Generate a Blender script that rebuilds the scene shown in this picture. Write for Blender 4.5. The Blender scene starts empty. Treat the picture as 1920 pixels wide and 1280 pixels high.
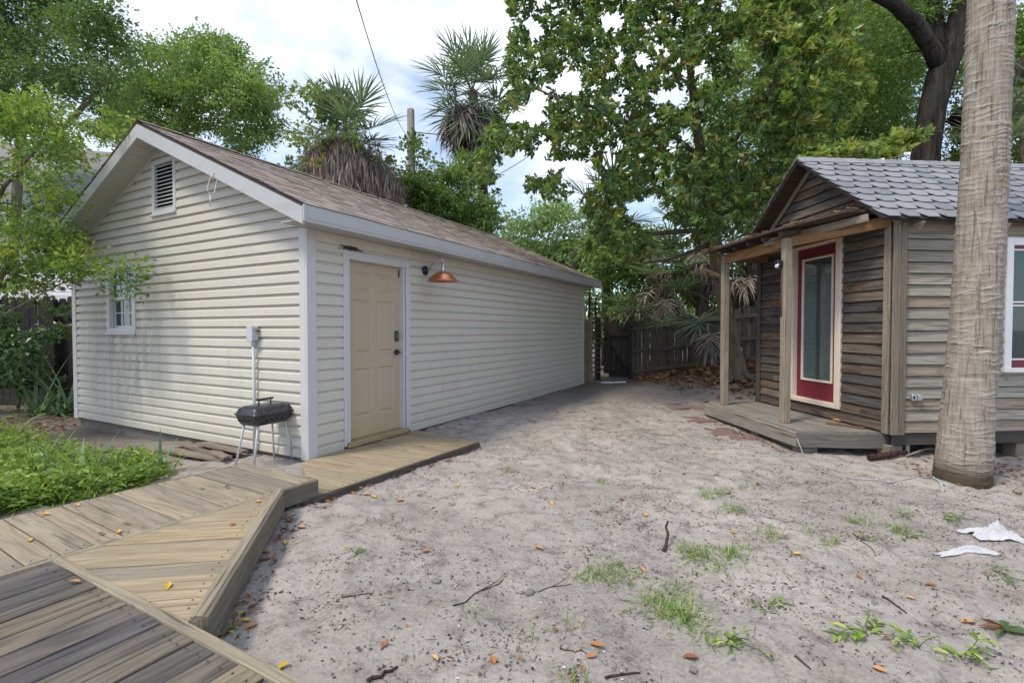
import bpy, math, random
import numpy as np
from mathutils import Vector, Matrix

scene = bpy.context.scene
COL = scene.collection
RNG = np.random.default_rng(7)
random.seed(7)
R = math.radians

# ------------------------------------------------------------------ camera
CAMZ = 1.40
FPX = 931.0
PITCH = R(1.36)
cam_data = bpy.data.cameras.new('camera')
cam_data.sensor_width = 36.0
cam_data.lens = FPX / 1920.0 * 36.0
cam_data.clip_start = 0.05
cam_data.clip_end = 3000.0
cam = bpy.data.objects.new('camera', cam_data)
COL.objects.link(cam)
cam.location = (0, 0, CAMZ)
cam.rotation_euler = (R(90) - PITCH, 0, 0)
scene.camera = cam

# ------------------------------------------------------------------ light
SUN_AZ = Vector((-0.82, -0.57, 0)).normalized()      # towards the sun, horizontally
SUN_EL = R(56)
world = bpy.data.worlds.new('World')
scene.world = world
world.use_nodes = True
wt = world.node_tree
for n in list(wt.nodes):
    wt.nodes.remove(n)
w_out = wt.nodes.new('ShaderNodeOutputWorld')
w_bg = wt.nodes.new('ShaderNodeBackground')
w_bg.inputs['Strength'].default_value = 0.14
w_sky = wt.nodes.new('ShaderNodeTexSky')
w_sky.sky_type = 'NISHITA'
w_sky.sun_disc = False
w_sky.sun_elevation = SUN_EL
w_sky.sun_rotation = math.atan2(SUN_AZ.x, SUN_AZ.y)
w_sky.air_density = 1.0
w_sky.dust_density = 0.3
w_sky.ozone_density = 3.5
w_tc = wt.nodes.new('ShaderNodeTexCoord')
w_map = wt.nodes.new('ShaderNodeMapping')
w_map.inputs['Location'].default_value = (3.1, 1.7, 0.4)
w_map.inputs['Scale'].default_value = (1.0, 1.0, 1.9)
w_noi = wt.nodes.new('ShaderNodeTexNoise')
w_noi.inputs['Scale'].default_value = 2.1
w_noi.inputs['Detail'].default_value = 7.0
w_noi.inputs['Roughness'].default_value = 0.52
w_noi.inputs['Distortion'].default_value = 0.25
w_ramp = wt.nodes.new('ShaderNodeValToRGB')
w_ramp.color_ramp.elements[0].position = 0.44
w_ramp.color_ramp.elements[0].color = (0.22, 0.22, 0.22, 1)
w_ramp.color_ramp.elements[1].position = 0.58
w_ramp.color_ramp.elements[1].color = (0.97, 0.97, 0.97, 1)
w_mix = wt.nodes.new('ShaderNodeMix')
w_mix.data_type = 'RGBA'
w_mix.inputs['B'].default_value = (6.2, 6.6, 7.5, 1)
L = wt.links.new
L(w_tc.outputs['Generated'], w_map.inputs['Vector'])
L(w_map.outputs['Vector'], w_noi.inputs['Vector'])
L(w_noi.outputs['Fac'], w_ramp.inputs['Fac'])
L(w_ramp.outputs['Color'], w_mix.inputs['Factor'])
L(w_sky.outputs['Color'], w_mix.inputs['A'])
L(w_mix.outputs['Result'], w_bg.inputs['Color'])
L(w_bg.outputs['Background'], w_out.inputs['Surface'])

sun_data = bpy.data.lights.new('sun', 'SUN')
sun_data.energy = 2.0
sun_data.angle = R(12)
sun_data.color = (1.0, 0.91, 0.74)
sun = bpy.data.objects.new('sun', sun_data)
COL.objects.link(sun)
sd = Vector((SUN_AZ.x * math.cos(SUN_EL), SUN_AZ.y * math.cos(SUN_EL), math.sin(SUN_EL)))
sun.rotation_euler = sd.to_track_quat('Z', 'Y').to_euler()
sun.location = sd * 40

scene.view_settings.view_transform = 'Standard'
scene.view_settings.look = 'None'
scene.view_settings.gamma = 1.0
scene.view_settings.use_curve_mapping = False
scene.view_settings.exposure = 0.57
scene.cycles.max_bounces = 8
scene.cycles.transparent_max_bounces = 16

# ------------------------------------------------------------------ helpers
def ray(px, py):
    dx = (px - 960) / FPX
    dy = (640 - py) / FPX
    c, s = math.cos(PITCH), math.sin(PITCH)
    return Vector((dx, c + dy * s, -s + dy * c))

def at(px, py, z):
    """the spot in the yard at height z that the photograph shows at this pixel"""
    d = ray(px, py)
    t = (z - CAMZ) / d.z
    return Vector((d.x * t, d.y * t, z))

def atd(px, py, Y):
    d = ray(px, py)
    t = Y / d.y
    return Vector((d.x * t, Y, CAMZ + d.z * t))

def tag(o, label=None, cat=None, group=None, kind=None):
    if label: o['label'] = label
    if cat: o['category'] = cat
    if group: o['group'] = group
    if kind: o['kind'] = kind
    return o

def empty(name, loc=(0, 0, 0), rz=0.0, label=None, cat=None, group=None):
    o = bpy.data.objects.new(name, None)
    COL.objects.link(o)
    o.location = loc
    o.rotation_euler = (0, 0, rz)
    o.empty_display_size = 0.2
    return tag(o, label, cat, group)

def link(name, mesh, parent=None, m4=None):
    o = bpy.data.objects.new(name, mesh)
    COL.objects.link(o)
    if parent is not None:
        o.parent = parent
    if m4 is not None:
        o.matrix_basis = m4
    return o

def frame(o, ex, ey):
    ex = Vector(ex).normalized()
    ez = ex.cross(Vector(ey)).normalized()
    ey = ez.cross(ex)
    m = Matrix.Identity(4)
    for i in range(3):
        m[i][0], m[i][1], m[i][2], m[i][3] = ex[i], ey[i], ez[i], o[i]
    return m

class MB:
    """collects simple shapes into one mesh"""
    def __init__(self):
        self.v, self.f, self.s, self.mi = [], [], [], []
        self.cur = 0
    def add(self, vs, fs, smooth=False):
        b = len(self.v)
        self.v += [tuple(p) for p in vs]
        self.f += [tuple(i + b for i in f) for f in fs]
        self.s += [smooth] * len(fs)
        self.mi += [self.cur] * len(fs)
        return self
    def box(self, lo, hi, m4=None):
        x0, y0, z0 = lo; x1, y1, z1 = hi
        vs = [Vector(p) for p in ((x0,y0,z0),(x1,y0,z0),(x1,y1,z0),(x0,y1,z0),(x0,y0,z1),(x1,y0,z1),(x1,y1,z1),(x0,y1,z1))]
        if m4 is not None: vs = [m4 @ p for p in vs]
        return self.add(vs, [(0,3,2,1),(4,5,6,7),(0,1,5,4),(1,2,6,5),(2,3,7,6),(3,0,4,7)])
    def bevbox(self, lo, hi, b=0.006, m4=None):
        """box with all edges chamfered"""
        lo = Vector(lo); hi = Vector(hi)
        vs, idx = [], {}
        for sx in (0, 1):
            for sy in (0, 1):
                for sz in (0, 1):
                    c = Vector((hi.x if sx else lo.x, hi.y if sy else lo.y, hi.z if sz else lo.z))
                    d = Vector((-1 if sx else 1, -1 if sy else 1, -1 if sz else 1)) * b
                    for ax in range(3):
                        p = c + d
                        p[ax] = c[ax]
                        idx[(sx, sy, sz, ax)] = len(vs)
                        vs.append(p)
        fs = []
        for ax in range(3):
            a1, a2 = (ax + 1) % 3, (ax + 2) % 3
            for s in (0, 1):
                q = []
                for (i, j) in ((0,0),(1,0),(1,1),(0,1)):
                    k = [0,0,0]; k[ax] = s; k[a1] = i; k[a2] = j
                    q.append(idx[(*k, ax)])
                fs.append(tuple(q if s else q[::-1]))
        for ax in range(3):            # edges along ax
            a1, a2 = (ax + 1) % 3, (ax + 2) % 3
            for i in (0, 1):
                for j in (0, 1):
                    k0 = [0,0,0]; k0[a1] = i; k0[a2] = j
                    k1 = list(k0); k1[ax] = 1
                    q = [idx[(*k0, a1)], idx[(*k1, a1)], idx[(*k1, a2)], idx[(*k0, a2)]]
                    fs.append(tuple(q if (i == j) == False else q[::-1]))
        for sx in (0, 1):
            for sy in (0, 1):
                for sz in (0, 1):
                    fs.append(tuple(idx[(sx, sy, sz, a)] for a in range(3)))
        if m4 is not None: vs = [m4 @ p for p in vs]
        return self.add(vs, fs)
    def prism(self, poly, z0, z1):
        n = len(poly)
        vs = [(p[0], p[1], z0) for p in poly] + [(p[0], p[1], z1) for p in poly]
        fs = [tuple(range(n - 1, -1, -1)), tuple(range(n, 2 * n))]
        fs += [(i, (i + 1) % n, n + (i + 1) % n, n + i) for i in range(n)]
        return self.add(vs, fs)
    def tube(self, pts, rad, n=8, caps=True, smooth=True):
        pts = [Vector(p) for p in pts]
        if not hasattr(rad, '__len__'): rad = [rad] * len(pts)
        vs, fs = [], []
        up = None
        for i, p in enumerate(pts):
            if i == 0: t = pts[1] - pts[0]
            elif i == len(pts) - 1: t = pts[-1] - pts[-2]
            else: t = pts[i + 1] - pts[i - 1]
            if t.length < 1e-9: t = Vector((0, 0, 1))
            t.normalize()
            if up is None:
                up = Vector((1, 0, 0)) if abs(t.x) < 0.8 else Vector((0, 1, 0))
            a = (up - t * up.dot(t))
            if a.length < 1e-6: a = t.orthogonal()
            a.normalize()
            up = a
            b = t.cross(a)
            for k in range(n):
                an = 2 * math.pi * k / n
                vs.append(p + (a * math.cos(an) + b * math.sin(an)) * rad[i])
        for i in range(len(pts) - 1):
            for k in range(n):
                k2 = (k + 1) % n
                fs.append((i*n+k, i*n+k2, (i+1)*n+k2, (i+1)*n+k))
        self.add(vs, fs, smooth)
        if caps:
            b = len(self.v) - len(vs)
            self.f += [tuple(b + k for k in range(n - 1, -1, -1)), tuple(b + (len(pts)-1)*n + k for k in range(n))]
            self.s += [False, False]; self.mi += [self.cur] * 2
        return self
    def lathe(self, prof, n=24, axis_o=(0,0,0), smooth=True):
        """prof: (radius, z) pairs turned about the z axis"""
        o = Vector(axis_o)
        vs, fs = [], []
        for (r, z) in prof:
            for k in range(n):
                an = 2 * math.pi * k / n
                vs.append(o + Vector((r * math.cos(an), r * math.sin(an), z)))
        for i in range(len(prof) - 1):
            for k in range(n):
                k2 = (k + 1) % n
                fs.append((i*n+k, i*n+k2, (i+1)*n+k2, (i+1)*n+k))
        return self.add(vs, fs, smooth)
    def mesh(self, name, mats):
        me = bpy.data.meshes.new(name)
        me.from_pydata(self.v, [], self.f)
        if not isinstance(mats, (list, tuple)): mats = [mats]
        for m in mats: me.materials.append(m)
        me.polygons.foreach_set('use_smooth', self.s)
        me.polygons.foreach_set('material_index', self.mi)
        me.update()
        return me
    def build(self, name, mats, parent=None, m4=None):
        return link(name, self.mesh(name, mats), parent, m4)

def np_mesh(name, V, F, mats, attr=None, smooth=False, mat_idx=None):
    """mesh out of numpy arrays; F is (n,3) or (n,4)"""
    me = bpy.data.meshes.new(name)
    k = F.shape[1]
    me.vertices.add(len(V)); me.loops.add(F.size); me.polygons.add(len(F))
    me.vertices.foreach_set('co', np.ascontiguousarray(V, dtype=np.float32).ravel())
    me.loops.foreach_set('vertex_index', np.ascontiguousarray(F, dtype=np.int32).ravel())
    me.polygons.foreach_set('loop_start', np.arange(0, F.size, k, dtype=np.int32))
    if not isinstance(mats, (list, tuple)): mats = [mats]
    for m in mats: me.materials.append(m)
    if mat_idx is not None: me.polygons.foreach_set('material_index', mat_idx.astype(np.int32))
    me.polygons.foreach_set('use_smooth', np.full(len(F), smooth))
    if attr is not None:
        a = me.attributes.new('rnd', 'FLOAT', 'POINT')
        a.data.foreach_set('value', np.ascontiguousarray(attr, dtype=np.float32))
    me.update(calc_edges=True)
    me.validate()
    return me

# numpy value noise -------------------------------------------------
_TAB = np.random.default_rng(3).random((256, 256)) * 2 - 1
def vnoise(x, y):
    x = np.asarray(x, float); y = np.asarray(y, float)
    xi = np.floor(x).astype(int); yi = np.floor(y).astype(int)
    fx = x - xi; fy = y - yi
    fx = fx*fx*(3-2*fx); fy = fy*fy*(3-2*fy)
    g = lambda a, b: _TAB[a & 255, b & 255]
    return (g(xi,yi)*(1-fx)+g(xi+1,yi)*fx)*(1-fy) + (g(xi,yi+1)*(1-fx)+g(xi+1,yi+1)*fx)*fy

# ------------------------------------------------------------------ materials
class NT:
    def __init__(self, name):
        self.m = bpy.data.materials.new(name)
        self.m.use_nodes = True
        self.t = self.m.node_tree
        self.b = self.t.nodes['Principled BSDF']
        self.out = self.t.nodes['Material Output']
    def n(self, typ, props=None, **inp):
        nd = self.t.nodes.new(typ)
        for k, v in (props or {}).items(): setattr(nd, k, v)
        for k, v in inp.items():
            key = k.replace('_', ' ')
            s = nd.inputs[int(k[1:])] if (k[0] == 'i' and k[1:].isdigit()) else nd.inputs[key]
            self.set(s, v)
        return nd
    def set(self, s, v):
        if isinstance(v, bpy.types.NodeSocket): self.t.links.new(v, s)
        else:
            if hasattr(s.default_value, '__len__') and hasattr(v, '__len__') and len(s.default_value) == 4 and len(v) == 3: v = (*v, 1)
            s.default_value = v
    def math(self, op, a, b=0.0, clamp=False):
        nd = self.n('ShaderNodeMath', {'operation': op, 'use_clamp': clamp}, i0=a, i1=b)
        return nd.outputs[0]
    def ramp(self, fac, stops):
        nd = self.n('ShaderNodeValToRGB', Fac=fac)
        cr = nd.color_ramp
        while len(cr.elements) < len(stops): cr.elements.new(0.5)
        for e, (p, c) in zip(cr.elements, stops):
            e.position = p
            e.color = (*c, 1) if len(c) == 3 else c
        return nd.outputs['Color']
    def fr(self, fac, lo, hi):
        """value ramp 0..1 between lo and hi"""
        nd = self.n('ShaderNodeMapRange', Value=fac)
        nd.inputs['From Min'].default_value = lo; nd.inputs['From Max'].default_value = hi
        return nd.outputs[0]
    def mix(self, fac, a, b, mode='MIX'):
        nd = self.n('ShaderNodeMix', {'data_type': 'RGBA', 'blend_type': mode})
        self.set(nd.inputs[0], fac); self.set(nd.inputs[6], a); self.set(nd.inputs[7], b)
        return nd.outputs[2]
    def obj(self, ref=None):
        nd = self.n('ShaderNodeTexCoord')
        if ref is not None: nd.object = ref
        return nd.outputs['Object']
    def geo(self): return self.n('ShaderNodeNewGeometry').outputs['Position']
    def rnd(self): return self.n('ShaderNodeObjectInfo').outputs['Random']
    def attr(self): return self.n('ShaderNodeAttribute', {'attribute_name': 'rnd'}).outputs['Fac']
    def vmap(self, vec, scale=(1,1,1), loc=(0,0,0)):
        nd = self.n('ShaderNodeMapping', Vector=vec)
        nd.inputs['Scale'].default_value = scale; nd.inputs['Location'].default_value = loc
        return nd.outputs[0]
    def vadd(self, a, s):
        """add scalar socket to vector"""
        c = self.n('ShaderNodeCombineXYZ', X=s, Y=s, Z=s)
        nd = self.n('ShaderNodeVectorMath', {'operation': 'ADD'}, i0=a, i1=c.outputs[0])
        return nd.outputs[0]
    def noise(self, vec, scale=1.0, detail=4.0, rough=0.55, dist=0.0):
        nd = self.n('ShaderNodeTexNoise', Vector=vec, Scale=scale, Detail=detail, Roughness=rough, Distortion=dist)
        return nd.outputs['Fac']
    def bump(self, h, strength=0.3, dist=0.01):
        nd = self.n('ShaderNodeBump', Height=h, Strength=strength, Distance=dist)
        self.t.links.new(nd.outputs[0], self.b.inputs['Normal'])
    def fin(self, color, rough=0.6, spec=0.5, metal=0.0):
        self.set(self.b.inputs['Base Color'], color)
        self.set(self.b.inputs['Roughness'], rough)
        self.set(self.b.inputs['Specular IOR Level'], spec)
        self.set(self.b.inputs['Metallic'], metal)
        return self.m

def plain(name, c, rough=0.6, spec=0.4, metal=0.0, var=0.12, scale=8.0):
    k = NT(name)
    f = k.noise(k.obj(), scale, 5)
    col = k.mix(f, tuple(x*(1-var) for x in c), tuple(min(1, x*(1+var)) for x in c))
    k.bump(k.noise(k.obj(), scale*6, 3), 0.12, 0.004)
    return k.fin(col, rough, spec, metal)

def wood(name, tones, dark, grain=1.0, contrast=0.55, width=0.14, green=0.0, rough=0.8, rustic=0.5, fine=1.0):
    """weathered board: x runs along the board in object space"""
    k = NT(name)
    r = k.rnd()
    v = k.vadd(k.obj(), k.math('MULTIPLY', r, 61.0))
    streak = k.noise(k.vmap(v, (4.5, 95*fine, 95*fine)), 1.0, 6, 0.72)
    broad = k.noise(k.vmap(v, (1.2, 30, 30)), 1.0, 4, 0.6)
    warp = k.noise(k.vmap(v, (1.0, 7, 7)), 1.0, 2, 0.4)
    # cathedral grain: rings of the log cut by the face of the board
    sep = k.n('ShaderNodeSeparateXYZ', Vector=v)
    yy = k.math('ADD', sep.outputs['Y'], sep.outputs['Z'])
    ph = k.math('ADD', k.math('MULTIPLY', yy, 15.0 / width * grain), k.math('MULTIPLY', warp, 34.0))
    band = k.math('ADD', k.math('MULTIPLY', k.math('SINE', ph), 0.5), 0.5)
    band = k.math('POWER', band, 3.0)
    n = len(tones)
    base = k.ramp(r, [((i + 0.0) / max(1, n - 1), t) for i, t in enumerate(tones)])
    patch = k.noise(k.vmap(v, (1.6, 9, 9)), 1.0, 5, 0.65)
    base = k.mix(k.math('MULTIPLY', k.fr(patch, 0.45, 0.68), rustic), base, tuple(x * 0.55 for x in tones[0]))
    base = k.mix(k.math('MULTIPLY', k.fr(patch, 0.46, 0.30), 0.35), base, tuple(min(1, x * 1.35) for x in tones[-1]))
    f = k.math('MULTIPLY', band, contrast * 0.6)
    f = k.math('ADD', f, k.math('MULTIPLY', k.fr(streak, 0.48, 0.72), contrast * 0.8), True)
    f = k.math('ADD', f, k.math('MULTIPLY', k.fr(broad, 0.52, 0.75), contrast * 0.55), True)
    col = k.mix(f, base, dark)
    crack = k.noise(k.vmap(v, (1.0, 42, 42), (7, 3, 1)), 1.0, 2, 0.5)
    col = k.mix(k.math('MULTIPLY', k.fr(crack, 0.66, 0.72), 0.8), col, tuple(x * 0.3 for x in dark))
    vo = k.n('ShaderNodeTexVoronoi', Vector=k.vmap(v, (2.3, 6.5, 6.5), (1, 9, 4)), Scale=1.0)
    kn = k.math('MULTIPLY', k.fr(vo.outputs['Distance'], 0.13, 0.07), k.fr(k.noise(v, 3.0, 2), 0.48, 0.52))
    col = k.mix(k.math('MULTIPLY', kn, 0.75), col, tuple(x * 0.7 for x in dark))
    if green > 0:
        gm = k.fr(k.noise(k.vmap(k.geo(), (2.2, 2.2, 2.2)), 1.0, 4), 0.5, 0.7)
        col = k.mix(k.math('MULTIPLY', gm, green), col, (0.13, 0.14, 0.04))
    h = k.math('SUBTRACT', k.math('MULTIPLY', streak, 0.7), k.math('ADD', k.math('MULTIPLY', band, 0.25), k.math('MULTIPLY', k.fr(crack, 0.64, 0.74), 0.8)))
    k.bump(h, 0.6, 0.004)
    return k.fin(col, rough, 0.2)

def leafmat(name, stops, rough=0.45, trans=0.28, spec=0.4, tcol=None):
    k = NT(name)
    a = k.attr()
    col = k.ramp(a, [(p_, tuple(min(.8, x*1.45) for x in c_)) for (p_, c_) in stops])
    k.fin(col, rough, spec)
    tr = k.n('ShaderNodeBsdfTranslucent')
    k.set(tr.inputs['Color'], k.mix(0.5, col, tcol or (0.30, 0.42, 0.04)))
    mx = k.n('ShaderNodeMixShader', Fac=trans)
    k.t.links.new(k.b.outputs[0], mx.inputs[1])
    k.t.links.new(tr.outputs[0], mx.inputs[2])
    k.t.links.new(mx.outputs[0], k.out.inputs['Surface'])
    return k.m

def bark(name, c0, c1, sc=(9, 9, 1.6), strength=0.9, moss=None, dist=0.03):
    k = NT(name)
    v = k.obj()
    f = k.noise(k.vmap(v, sc), 1.0, 6, 0.65, 0.6)
    col = k.ramp(f, [(0.32, c0), (0.62, c1)])
    if moss:
        col = k.mix(k.fr(k.noise(v, 2.3, 5), 0.5, 0.68), col, moss)
    k.bump(f, strength, dist)
    return k.fin(col, 0.9, 0.15)

def glassmat(name, tint=(0.55, 0.62, 0.62), rough=0.02, refl=0.25):
    k = NT(name)
    k.t.nodes.remove(k.b)
    tr = k.n('ShaderNodeBsdfTransparent', Color=tint)
    gl = k.n('ShaderNodeBsdfGlossy', Color=(0.9, 0.95, 1.0), Roughness=rough)
    fr = k.n('ShaderNodeLayerWeight', Blend=0.5)
    fac = k.math('ADD', k.math('MULTIPLY', k.math('POWER', fr.outputs['Facing'], 4.0), 0.7), 0.03 + refl * 0.2, True)
    mx = k.n('ShaderNodeMixShader', Fac=fac)
    k.t.links.new(tr.outputs[0], mx.inputs[1]); k.t.links.new(gl.outputs[0], mx.inputs[2])
    k.t.links.new(mx.outputs[0], k.out.inputs['Surface'])
    return k.m

# ------------------------------------------------------------------ ground
CTRL = np.array([
    # x, y, z, sigma
    (-1.2, 2.5, .05, 1.2), (-1.6, 3.5, .02, 1.0), (0.5, 3.0, .03, 1.5), (1.5, 4.5, .0, 1.5), (0.0, 6.0, .03, 1.3),
    (-1.0, 6.6, .06, 0.8), (-0.2, 8.4, .075, 1.0), (1.0, 10.5, .075, 1.0), (1.7, 12.0, .085, 1.2), (2.7, 13.0, .10, 1.0),
    (2.2, 8.5, .05, 1.3), (3.2, 9.5, .13, 1.2), (4.2, 12.8, .20, 0.9), (5.6, 12.6, .50, 1.0), (6.8, 12.8, .62, 1.2),
    (4.8, 10.5, .30, 0.9), (6.2, 10.2, .45, 1.2), (4.5, 8.6, .10, 0.8), (3.1, 7.0, .0, 1.0), (2.6, 5.6, .0, 1.2),
    (4.2, 5.2, -.01, 1.0), (4.25, 4.67, -.05, 0.8), (5.6, 4.2, -.04, 1.4), (3.2, 2.2, -.01, 1.6), (1.5, 1.3, .0, 1.4),
    (-7.2, 7.2, -.10, 1.5), (-5.5, 5.6, -.06, 1.0), (-3.9, 5.3, -.03, .9), (-2.5, 4.8, .06, .5), (-4.2, 3.8, .02, 1.2),
    (-9.5, 9.0, -.08, 2.0), (-3.5, 1.0, .0, 2.0), (0, -2, 0., 3.0), (5.0, 7.0, .0, 1.0), (9, 7, .0, 2.0), (9, 14, .5, 3.0),
    (0, 18, .1, 4.0), (-9, 16, .0, 4.0),
])
def gbase(x, y):
    x = np.asarray(x, float); y = np.asarray(y, float)
    num = np.zeros_like(x); den = np.full_like(x, 0.015)
    for (cx, cy, cz, sg) in CTRL:
        w = np.exp(-((x-cx)**2 + (y-cy)**2) / (1.1 * sg * sg))
        num += w * cz; den += w
    return num / den
def gz(x, y):
    """height of the yard, dips and footprints included"""
    x = np.asarray(x, float); y = np.asarray(y, float)
    h = gbase(x, y)
    near = np.exp(-(np.maximum(0, np.hypot(x-1, y-5)-8)/6)**2)
    b = 0.022*vnoise(x*1.3+5, y*1.3) + 0.020*vnoise(x*3.1, y*3.1+9) + 0.016*vnoise(x*6.3+2, y*6.3) + 0.009*vnoise(x*13, y*13) + 0.0045*vnoise(x*31, y*31)
    return h + b * near
def gzf(x, y): return float(gz(np.array([x]), np.array([y]))[0])
def gat(px, py):
    """ground point seen at a pixel"""
    z = 0.0
    for _ in range(12):
        p = at(px, py, z)
        z = gzf(p.x, p.y)
    return Vector((p.x, p.y, z))

def graded(lo, hi, d, far, g=1.22):
    a = list(np.arange(lo, hi, d))
    s, x = d, a[-1]
    right = []
    while x < far:
        s *= g; x += s; right.append(x)
    s, x = d, lo
    left = []
    while x > -far:
        s *= g; x -= s; left.append(x)
    return np.array(left[::-1] + a + right)
gx = graded(-3.0, 5.8, 0.026, 900)
gy = np.concatenate([graded(1.0, 7.0, 0.026, 900)])
GX, GY = np.meshgrid(gx, gy)
V = np.stack([GX.ravel(), GY.ravel(), gz(GX.ravel(), GY.ravel())], 1)
nx, ny = len(gx), len(gy)
ii = np.arange(nx*ny).reshape(ny, nx)
F = np.stack([ii[:-1,:-1].ravel(), ii[:-1,1:].ravel(), ii[1:,1:].ravel(), ii[1:,:-1].ravel()], 1)

k = NT('sand')
p = k.geo()
n1 = k.noise(p, 0.9, 6, 0.6)
n2 = k.noise(k.vmap(p, (1, 1, 1), (3, 8, 0)), 7.0, 6, 0.65)
n3 = k.noise(p, 55, 5, 0.7)
n4 = k.noise(k.vmap(p, (1, 1, 1), (13, 2, 0)), 26.0, 6, 0.75, 0.6)
n5 = k.noise(k.vmap(p, (1, 1, 1), (3, 21, 0)), 70.0, 4, 0.75, 0.4)
n0 = k.noise(k.vmap(p, (1, 1, 1), (5, 1, 0)), 0.42, 4, 0.55)
col = k.ramp(n1, [(0.35, (0.275, 0.244, 0.218)), (0.6, (0.42, 0.38, 0.347))])
col = k.mix(k.math('MULTIPLY', k.fr(n0, 0.46, 0.66), 0.45), col, (0.215, 0.195, 0.185))
col = k.mix(k.math('MULTIPLY', k.fr(n2, 0.49, 0.66), 0.85), col, (0.165, 0.138, 0.122))
col = k.mix(k.math('MULTIPLY', k.fr(n4, 0.585, 0.66), 0.8), col, (0.085, 0.068, 0.06))
col = k.mix(k.math('MULTIPLY', k.math('MULTIPLY', k.fr(n5, 0.58, 0.64), k.fr(n1, 0.36, 0.6)), 0.85), col, (0.07, 0.055, 0.05))
col = k.mix(k.math('MULTIPLY', k.fr(n3, 0.40, 0.62), 0.35), col, (0.53, 0.495, 0.47))
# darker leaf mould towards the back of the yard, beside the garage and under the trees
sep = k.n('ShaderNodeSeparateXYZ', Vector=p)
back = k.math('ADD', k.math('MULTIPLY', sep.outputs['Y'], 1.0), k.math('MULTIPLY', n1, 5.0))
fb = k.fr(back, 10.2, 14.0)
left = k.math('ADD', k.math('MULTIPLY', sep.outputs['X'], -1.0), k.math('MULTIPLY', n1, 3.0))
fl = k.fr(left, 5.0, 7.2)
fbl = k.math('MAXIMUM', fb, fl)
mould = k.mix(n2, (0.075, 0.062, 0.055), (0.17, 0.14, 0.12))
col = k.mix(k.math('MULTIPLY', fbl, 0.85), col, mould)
hb = k.math('ADD', k.math('MULTIPLY', n4, 0.6), k.math('MULTIPLY', n3, 0.5))
k.bump(hb, 0.8, 0.018)
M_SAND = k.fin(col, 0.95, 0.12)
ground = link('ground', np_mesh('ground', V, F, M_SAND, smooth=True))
tag(ground, kind='structure', label='pale trodden sand yard with dark specks')

# ------------------------------------------------------------------ boards helpers
M_NAIL = plain('nail_rust', (.05, .038, .03), .7)
_pl = {}
def plank_mesh(Ln, W, T, mat, b=0.004):
    key = (round(Ln, 3), round(W, 3), round(T, 3), mat.name, b)
    if key not in _pl:
        _pl[key] = MB().bevbox((-Ln/2, -W/2, -T/2), (Ln/2, W/2, T/2), min(b, T*0.3, W*0.3)).mesh('plank', mat)
    return _pl[key]
def bar(name, parent, a, b, W, T, mat, up=(0, 0, 1), bev=0.004, roll=0.0):
    """a squared timber from a to b; W across, T along 'up'"""
    a, b = Vector(a), Vector(b)
    ex = (b - a)
    Ln = ex.length
    ex.normalize()
    upv = Vector(up)
    ey = upv.cross(ex)
    if ey.length < 1e-5: ey = Vector((0, 1, 0)).cross(ex)
    m = frame((a + b) / 2, ex, ey)
    return link(name, plank_mesh(Ln, W, T, mat, bev), parent, m)

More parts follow.
